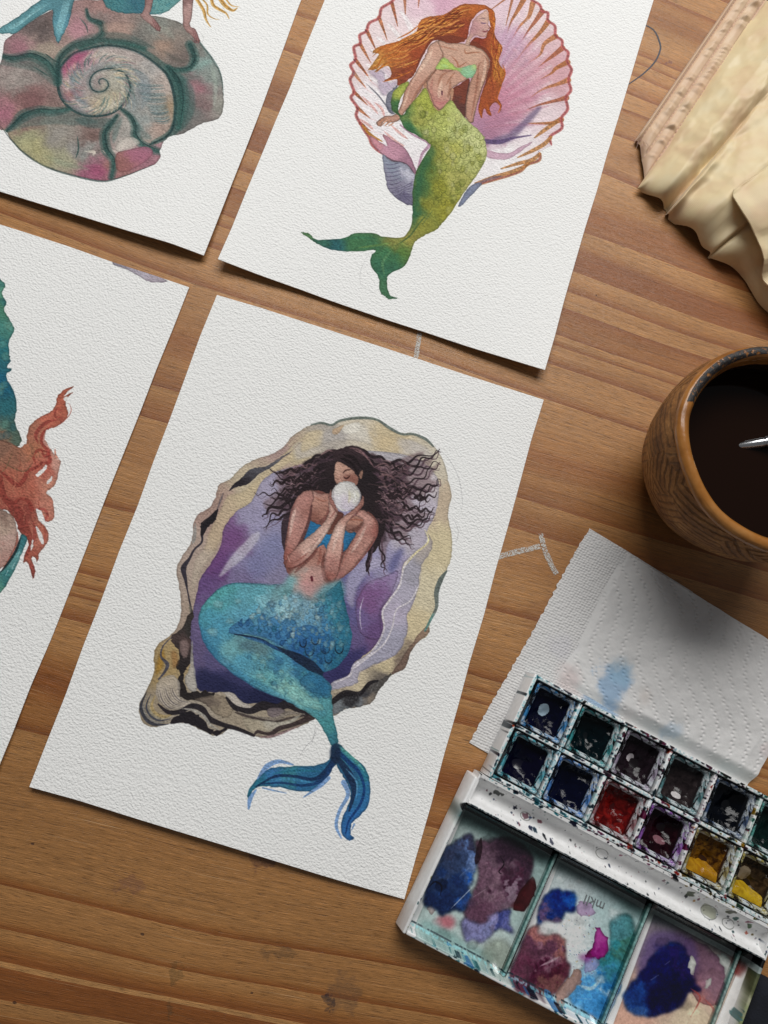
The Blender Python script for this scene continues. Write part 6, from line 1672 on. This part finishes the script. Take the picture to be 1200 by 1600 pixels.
def cup():
    outm, glaze, liquid, inner = cup_materials()
    root = empty('stoneware_cup', (CUP[0], CUP[1], 0), 0, label='round brown stoneware cup with scratched sides holding dark rinse water', cat='cup')
    n = 160
    rg = np.random.default_rng(5)
    th = np.linspace(0, 2 * PI, n, endpoint=False)
    wob = .5 * np.sin(2 * th + 2.6) + .35 * np.sin(3 * th + .5) + .2 * np.sin(7 * th)
    chip = fbm(1, n, 9, rg, 3)[0] - .5
    def lathe(name, prof, mat, rough=0.0):
        v = []
        for r, z in prof:
            q = rough * (fbm(1, n, 3, rg, 2)[0] - .5)
            for k, a in enumerate(th):
                rr = r + wob[k] * (r / 38) + q[k]
                zz = z + (.7 * math.sin(a * 2 + 1) + chip[k] * .9) * smoothstep(34, 60, z)
                v.append((rr * math.cos(a), rr * math.sin(a), zz))
        f = [(i * n + k, i * n + (k + 1) % n, (i + 1) * n + (k + 1) % n, (i + 1) * n + k) for i in range(len(prof) - 1) for k in range(n)]
        return mesh_obj(name, v, f, mat, root)
    p = spline(np.array([(22, .3), (25.5, 1.0), (29, 7), (34, 17), (37.5, 28), (39.5, 38), (40.1, 46), (39.6, 51.5), (38.2, 56.6)]), False, 8)
    lathe('body', [(0.1, .3)] + [tuple(q) for q in p], outm, .35)
    v = spline(np.array([(38.3, 55.6), (39.0, 56.6), (38.9, 58.4), (37.5, 59.6), (35.6, 59.5), (34.2, 57.8), (33.4, 54.7)]), False, 6)
    lathe('glazed_lip', [tuple(q) for q in v], glaze, .25)
    lathe('inner_wall', [(33.4, 54.8), (34.2, 51), (35.6, 45), (36.6, 36)], inner)
    q = [(0, 0, 42.5)] + [(36.1 * math.cos(a), 36.1 * math.sin(a), 42.5) for a in th]
    mesh_obj('rinse_water', q, [(0, 1 + k, 1 + (k + 1) % n) for k in range(n)], liquid, root)
    # brush standing in the water: ferrule just breaking the surface on the camera's side
    b = empty('paint_brush', (at(1176, 694, 42.5)[0], at(1176, 694, 42.5)[1], 42.5), 0, label='silver-ferruled paint brush dipping into the rinse water of the cup', cat='brush')
    chrome = NT('nickel_ferrule').P(Base_Color=(.72, .73, .75, 1), Metallic=1.0, Roughness=.24).m
    hair = NT('wet_bristles').P(Base_Color=(.045, .022, .012, 1), Roughness=.3).m
    wood = NT('lacquered_handle').P(Base_Color=(.30, .13, .05, 1), Roughness=.25, Coat_Weight=.4).m
    d = np.array([.90, .10, .32])
    d /= np.linalg.norm(d)
    line = lambda s: tuple(np.array([0, 0, .3]) + d * s)
    def rod(name, st, mat):
        k = MB()
        k.tube([line(s) for s, _ in st], [r for _, r in st], 20)
        return k.build(name, mat, b)
    rod('bristles', [(-15, .15), (-11, .9), (-8, 1.2), (-6.6, 1.3)], hair)
    rod('ferrule', [(-7, 1.35), (-6.8, 1.5), (3.6, 1.95), (3.8, 1.75), (4.3, 1.75), (4.5, 2.1), (7.5, 2.3), (7.7, 2.05), (8.2, 2.05), (8.4, 2.4), (13, 2.6)], chrome)
    rod('handle', [(12.6, 2.5), (17, 3.0), (30, 3.4), (60, 2.8), (85, 1.9), (92, .6)], wood)
cup()

# ---------------------------------------------------------------- satin pouch
def pouch():
    def satin(name, pink):
        N = NT(name)
        v = N.coord()
        n1 = N.noise(v, 70.0, 3.0)
        n2 = N.noise(v, 1500.0, 2.0)
        c = N.ramp(n1, [(.3, (.70, .50, .30)), (.55, (.76, .61, .36)), (.75, (.78, .66, .42))]) if not pink else N.ramp(n1, [(.3, (.66, .44, .29)), (.7, (.74, .55, .37))])
        N.P(Base_Color=c, Roughness=N.math('MULTIPLY_ADD', n2, .14, .34), Specular_IOR_Level=.5, Sheen_Weight=.45, Sheen_Roughness=.35, Anisotropic=.4)
        wv = N.n('TexWave', bands_direction='DIAGONAL')
        N.set(wv, 'Vector', v)
        N.set(wv, 'Scale', 700.0)
        N.bump(N.math('ADD', n2, N.math('MULTIPLY', wv.outputs['Fac'], .7)), .3, .0004)
        return N.m
    sat, hemm = satin('cream_satin', False), satin('rosy_satin_hem', True)
    thread = NT('pink_thread').P(Base_Color=(.62, .42, .34, 1), Roughness=.7).m
    rg = np.random.default_rng(12)
    o0 = np.array([170.0, 230.0])
    root = empty('satin_pouch', (o0[0], o0[1], 0), 0, label='crumpled cream satin pouch with stitched hem in the top right corner', cat='pouch')
    D0 = np.array([.555, .832])
    N0 = np.array([.832, -.555])                  # across the hem, towards the body
    H0 = np.array([143.4, 233.0])                 # outer end of the hem
    # ---- hem casing: piping, band, gathered band
    nl, nw = 260, 60
    L = np.linspace(0, 118, nl)[:, None]
    Wd = np.linspace(0, 14.6, nw)[None, :]
    end = np.interp(Wd[0], [0, 3, 14.6], [0, -1.0, -16.0])        # the cut end of the casing runs straight down
    base = H0 + Wd[..., None] * N0 + (L + end[None, :] * np.exp(-L / 30))[..., None] * D0
    wn = fbm(nl, nw, 26, rg, 3) - .5
    Lw = L + 6.5 * wn
    def pucker(cell):
        """irregular cross folds along the casing"""
        g_ = fbm(3, nl, cell, rg, 3) - .5
        return g_[1][:, None] * 3.2
    sh_ = np.clip((np.arange(nl)[:, None] - (Wd - 7) * 1.6 + 6 * wn).astype(int), 0, nl - 1)
    gath = pucker(7)[:, 0][sh_]
    puck = pucker(11)[:, 0][sh_]
    b1 = np.exp(-((Wd - 5.0) / 1.9) ** 2)
    b2 = np.exp(-((Wd - 10.6) / 2.1) ** 2)
    Z = 4.6 + 1.3 * np.exp(-((Wd - .9) / .8) ** 2) + b1 * (1.0 + 1.3 * np.clip(puck, -.3, 1)) + b2 * (1.2 + 1.5 * np.clip(gath, -.3, 1)) + .8 * np.sin(L / 17)
    for st in (2.1, 7.8, 13.7):
        Z -= .75 * np.exp(-((Wd - st) / .45) ** 2)
    Z = np.where(Wd < .6, Z * (.35 + Wd / .6 * .65), Z)
    Z *= (1 - .55 * np.exp(-L / 2.0))
    Z = np.maximum(Z, .5)
    hem = mesh_obj('hem', np.dstack([base - o0, Z]).reshape(-1, 3), grid_faces(nl, nw), hemm, root)
    for st in (2.1, 7.8, 13.7):
        k = MB()
        for s in np.arange(1.5, 116, 1.9):
            iw = int(np.argmin(abs(Wd[0] - st)))
            il = int(np.clip(s / 118 * nl, 0, nl - 2))
            p = base[il, iw] - o0
            z = Z[il, iw] + .22
            e = D0 * .55
            k.tube([(p[0] - e[0], p[1] - e[1], z - .12), (p[0], p[1], z + .08), (p[0] + e[0], p[1] + e[1], z - .12)], .19, 5)
        k.build('stitching', thread, hem)
    # frayed threads at the corner of the hem
    k = MB()
    for i in range(14):
        a = rg.uniform(PI * .5, PI * 1.7)
        ln = rg.uniform(2, 6)
        c = H0 - o0 + rg.normal(0, 1.0, 2) + np.array([1.5, -3])
        k.tube([(c[0], c[1], 5), (c[0] + ln * .5 * math.cos(a), c[1] + ln * .5 * math.sin(a), 6.5), (c[0] + ln * math.cos(a + .5), c[1] + ln * math.sin(a + .5), 4.6)], .09, 4)
    k.build('frayed_threads', thread, hem)
    # ---- body: folds run up from the open lower edge
    Bp = np.array([(142.6, 207.6), (146, 206), (151, 202), (155.6, 199.6), (157.0, 197.8), (156.2, 195.6), (159.5, 192.5), (166, 187), (170.5, 181.5), (174.6, 177.2), (175.4, 175.6), (179, 173.2), (186, 170.6), (191, 166), (193.5, 161), (198, 153), (206, 146), (216, 140)])
    nt, ns = 190, 150
    B = spline(Bp, False, 16)
    B = B[np.linspace(0, len(B) - 1, nt).astype(int)]
    tt = np.linspace(0, 1, nt)
    ang = np.interp(tt, [0, .3, .6, 1], [math.atan2(.832, .555), .86, .66, .50])
    dirs = np.stack([np.cos(ang), np.sin(ang)], 1)
    sv = np.linspace(0, 1, ns) ** 1.3 * 125
    P = B[:, None] + sv[None, :, None] * dirs[:, None]
    # pull the first row on to the seam of the hem
    T, S = tt[:, None] + 0 * sv[None, :], sv[None, :] + 0 * tt[:, None]
    def ridge(t0, w, amp, reach, drift=0.0, pw=1.0):
        return amp * np.exp(-((T - t0 - drift * S / 100) / (w * (1 + S / 90))) ** 2) * np.exp(-(S / reach) ** pw)
    # a soft pillow: rolls down to the table along the open edge, pinched at a few points
    puff = np.interp(tt, [0, .04, .13, .25, .31, .42, .56, .62, .72, .85, 1], [3.5, 5, 9, 7.5, 9, 11, 8, 9, 9, 9, 9])[:, None]
    roll = np.interp(tt, [0, .1, .28, .31, .45, .57, .7, 1], [5, 13, 10, 6, 15, 9, 10, 12])[:, None]
    q_ = np.clip(S / roll, 0, 1)
    Z = 1.2 + puff * np.sqrt(np.clip(1 - (1 - q_) ** 2, 0, 1)) + 4.5 * (1 - np.exp(-S / 40)) * smoothstep(0, .2, T)
    Z += ridge(.305, .018, 3.2, 30) - ridge(.262, .022, 3.4, 20) - ridge(.575, .016, 3.2, 15) + ridge(.66, .05, 1.8, 40) + ridge(.02, .02, 1.6, 40)
    Z += ridge(.13, .05, 4.2, 90, .08) + ridge(.42, .055, 4.6, 110, .05) - ridge(.20, .04, 3.4, 90, .06) - ridge(.345, .04, 2.8, 80, .05) + ridge(.53, .03, 2.2, 70, .1)
    gz = fbm(nt, ns, 30, rg, 4) - .5
    Z += 7.0 * gz * smoothstep(3, 25, S)
    for _ in range(22):
        Z += ridge(rg.uniform(.03, .75), rg.uniform(.015, .04), rg.uniform(-1.0, 1.1), rg.uniform(15, 60), rg.uniform(-.15, .15)) * smoothstep(0, rg.uniform(6, 40), S)
    # short slanting crinkles, as satin makes
    for _ in range(90):
        t0, s0 = rg.uniform(.02, .8), rg.uniform(6, 95)
        sl = rg.uniform(-.006, .006)
        Z += rg.uniform(-.7, .8) * np.exp(-((T - t0 - sl * (S - s0)) / rg.uniform(.012, .03)) ** 2) * np.exp(-((S - s0) / rg.uniform(4, 12)) ** 2)
    Z = Z * smoothstep(-.03, .05, T) + 3.0 * (1 - smoothstep(-.03, .05, T))
    Z = np.maximum(Z, .4)
    PP, ZZ = P, Z
    mesh_obj('body', np.dstack([PP - o0, ZZ]).reshape(-1, 3), [q[::-1] for q in grid_faces(nt, ns)], sat, root)
    # ---- front flap folded over the opening
    Fp = np.array([(179.0, 198.6), (178.0, 196.6), (178.2, 193.5), (180.8, 187.5), (185, 180.5), (188, 175), (190.5, 168.5), (192, 163), (195, 157), (199.5, 151.5), (206, 145), (214, 138)])
    nt, ns = 120, 80
    F_ = spline(Fp, False, 14)
    F_ = F_[np.linspace(0, len(F_) - 1, nt).astype(int)]
    tt = np.linspace(0, 1, nt)
    ang = np.interp(tt, [0, .4, 1], [.64, .36, .15])
    dirs = np.stack([np.cos(ang), np.sin(ang)], 1)
    sv = np.linspace(0, 1, ns) ** 1.2 * 70
    P = F_[:, None] + sv[None, :, None] * dirs[:, None]
    T, S = tt[:, None] + 0 * sv[None, :], sv[None, :] + 0 * tt[:, None]
    Z = np.interp(tt, [0, .05, .4, .7, 1], [19, 20, 18, 13, 11])[:, None] + 6 * (1 - np.exp(-S / 26)) * smoothstep(0, .25, T)
    Z += 3.0 * np.exp(-((T - .30 - S / 300) / .14) ** 2) - 2.2 * np.exp(-((T - .66) / .05) ** 2) * np.exp(-S / 12) + 2.4 * np.exp(-((T - .55) / .09) ** 2) * np.exp(-S / 40)
    Z += 3.0 * (fbm(nt, ns, 26, rg, 3) - .5)
    rows = [P[:, :1] + dirs[:, None] * q for q in (5.5, 2.6, .9, .2)]
    zr = [Z[:, :1] - q for q in (6.0, 3.4, 1.6, .6)]
    PP = np.concatenate(rows + [P], 1)
    ZZ = np.concatenate(zr + [Z], 1)
    mesh_obj('flap', np.dstack([PP - o0, ZZ]).reshape(-1, 3), [q[::-1] for q in grid_faces(nt, ns + 4)], sat, root)
pouch()

# ---------------------------------------------------------------- edge of a dark cloth beside the box
def dark_cloth():
    rg = np.random.default_rng(2)
    N = NT('navy_cloth')
    v = N.coord()
    N.P(Base_Color=N.ramp(N.noise(v, 200.0, 3.0), [(.3, (.002, .003, .007)), (.7, (.005, .007, .014))]), Roughness=.9)
    N.bump(N.noise(v, 1300.0, 2.0), .4, .0006)
    n = 40
    U_, V_ = np.meshgrid(np.linspace(130.5, 190, n), np.linspace(62, 130, n))
    e = np.minimum(np.minimum(U_ - 130.5, 190 - U_), np.minimum(V_ - 62, 130 - V_))
    Z = .3 + 4.5 * (1 - np.exp(-e / 2.5)) + 2.2 * (fbm(n, n, 12, rg, 3) - .5) * np.clip(e / 4, 0, 1)
    o = mesh_obj('folded_cloth', np.stack([U_, -V_, Z], -1).reshape(-1, 3), [q[::-1] for q in grid_faces(n, n)], N.m)
    o.location = (PAL_O[0] * MM, PAL_O[1] * MM, 0)
    o.rotation_euler = (0, 0, PAL_A)
    tag(o, label='edge of a dark navy cloth right of the paint box, bottom right corner', cat='cloth')
dark_cloth()
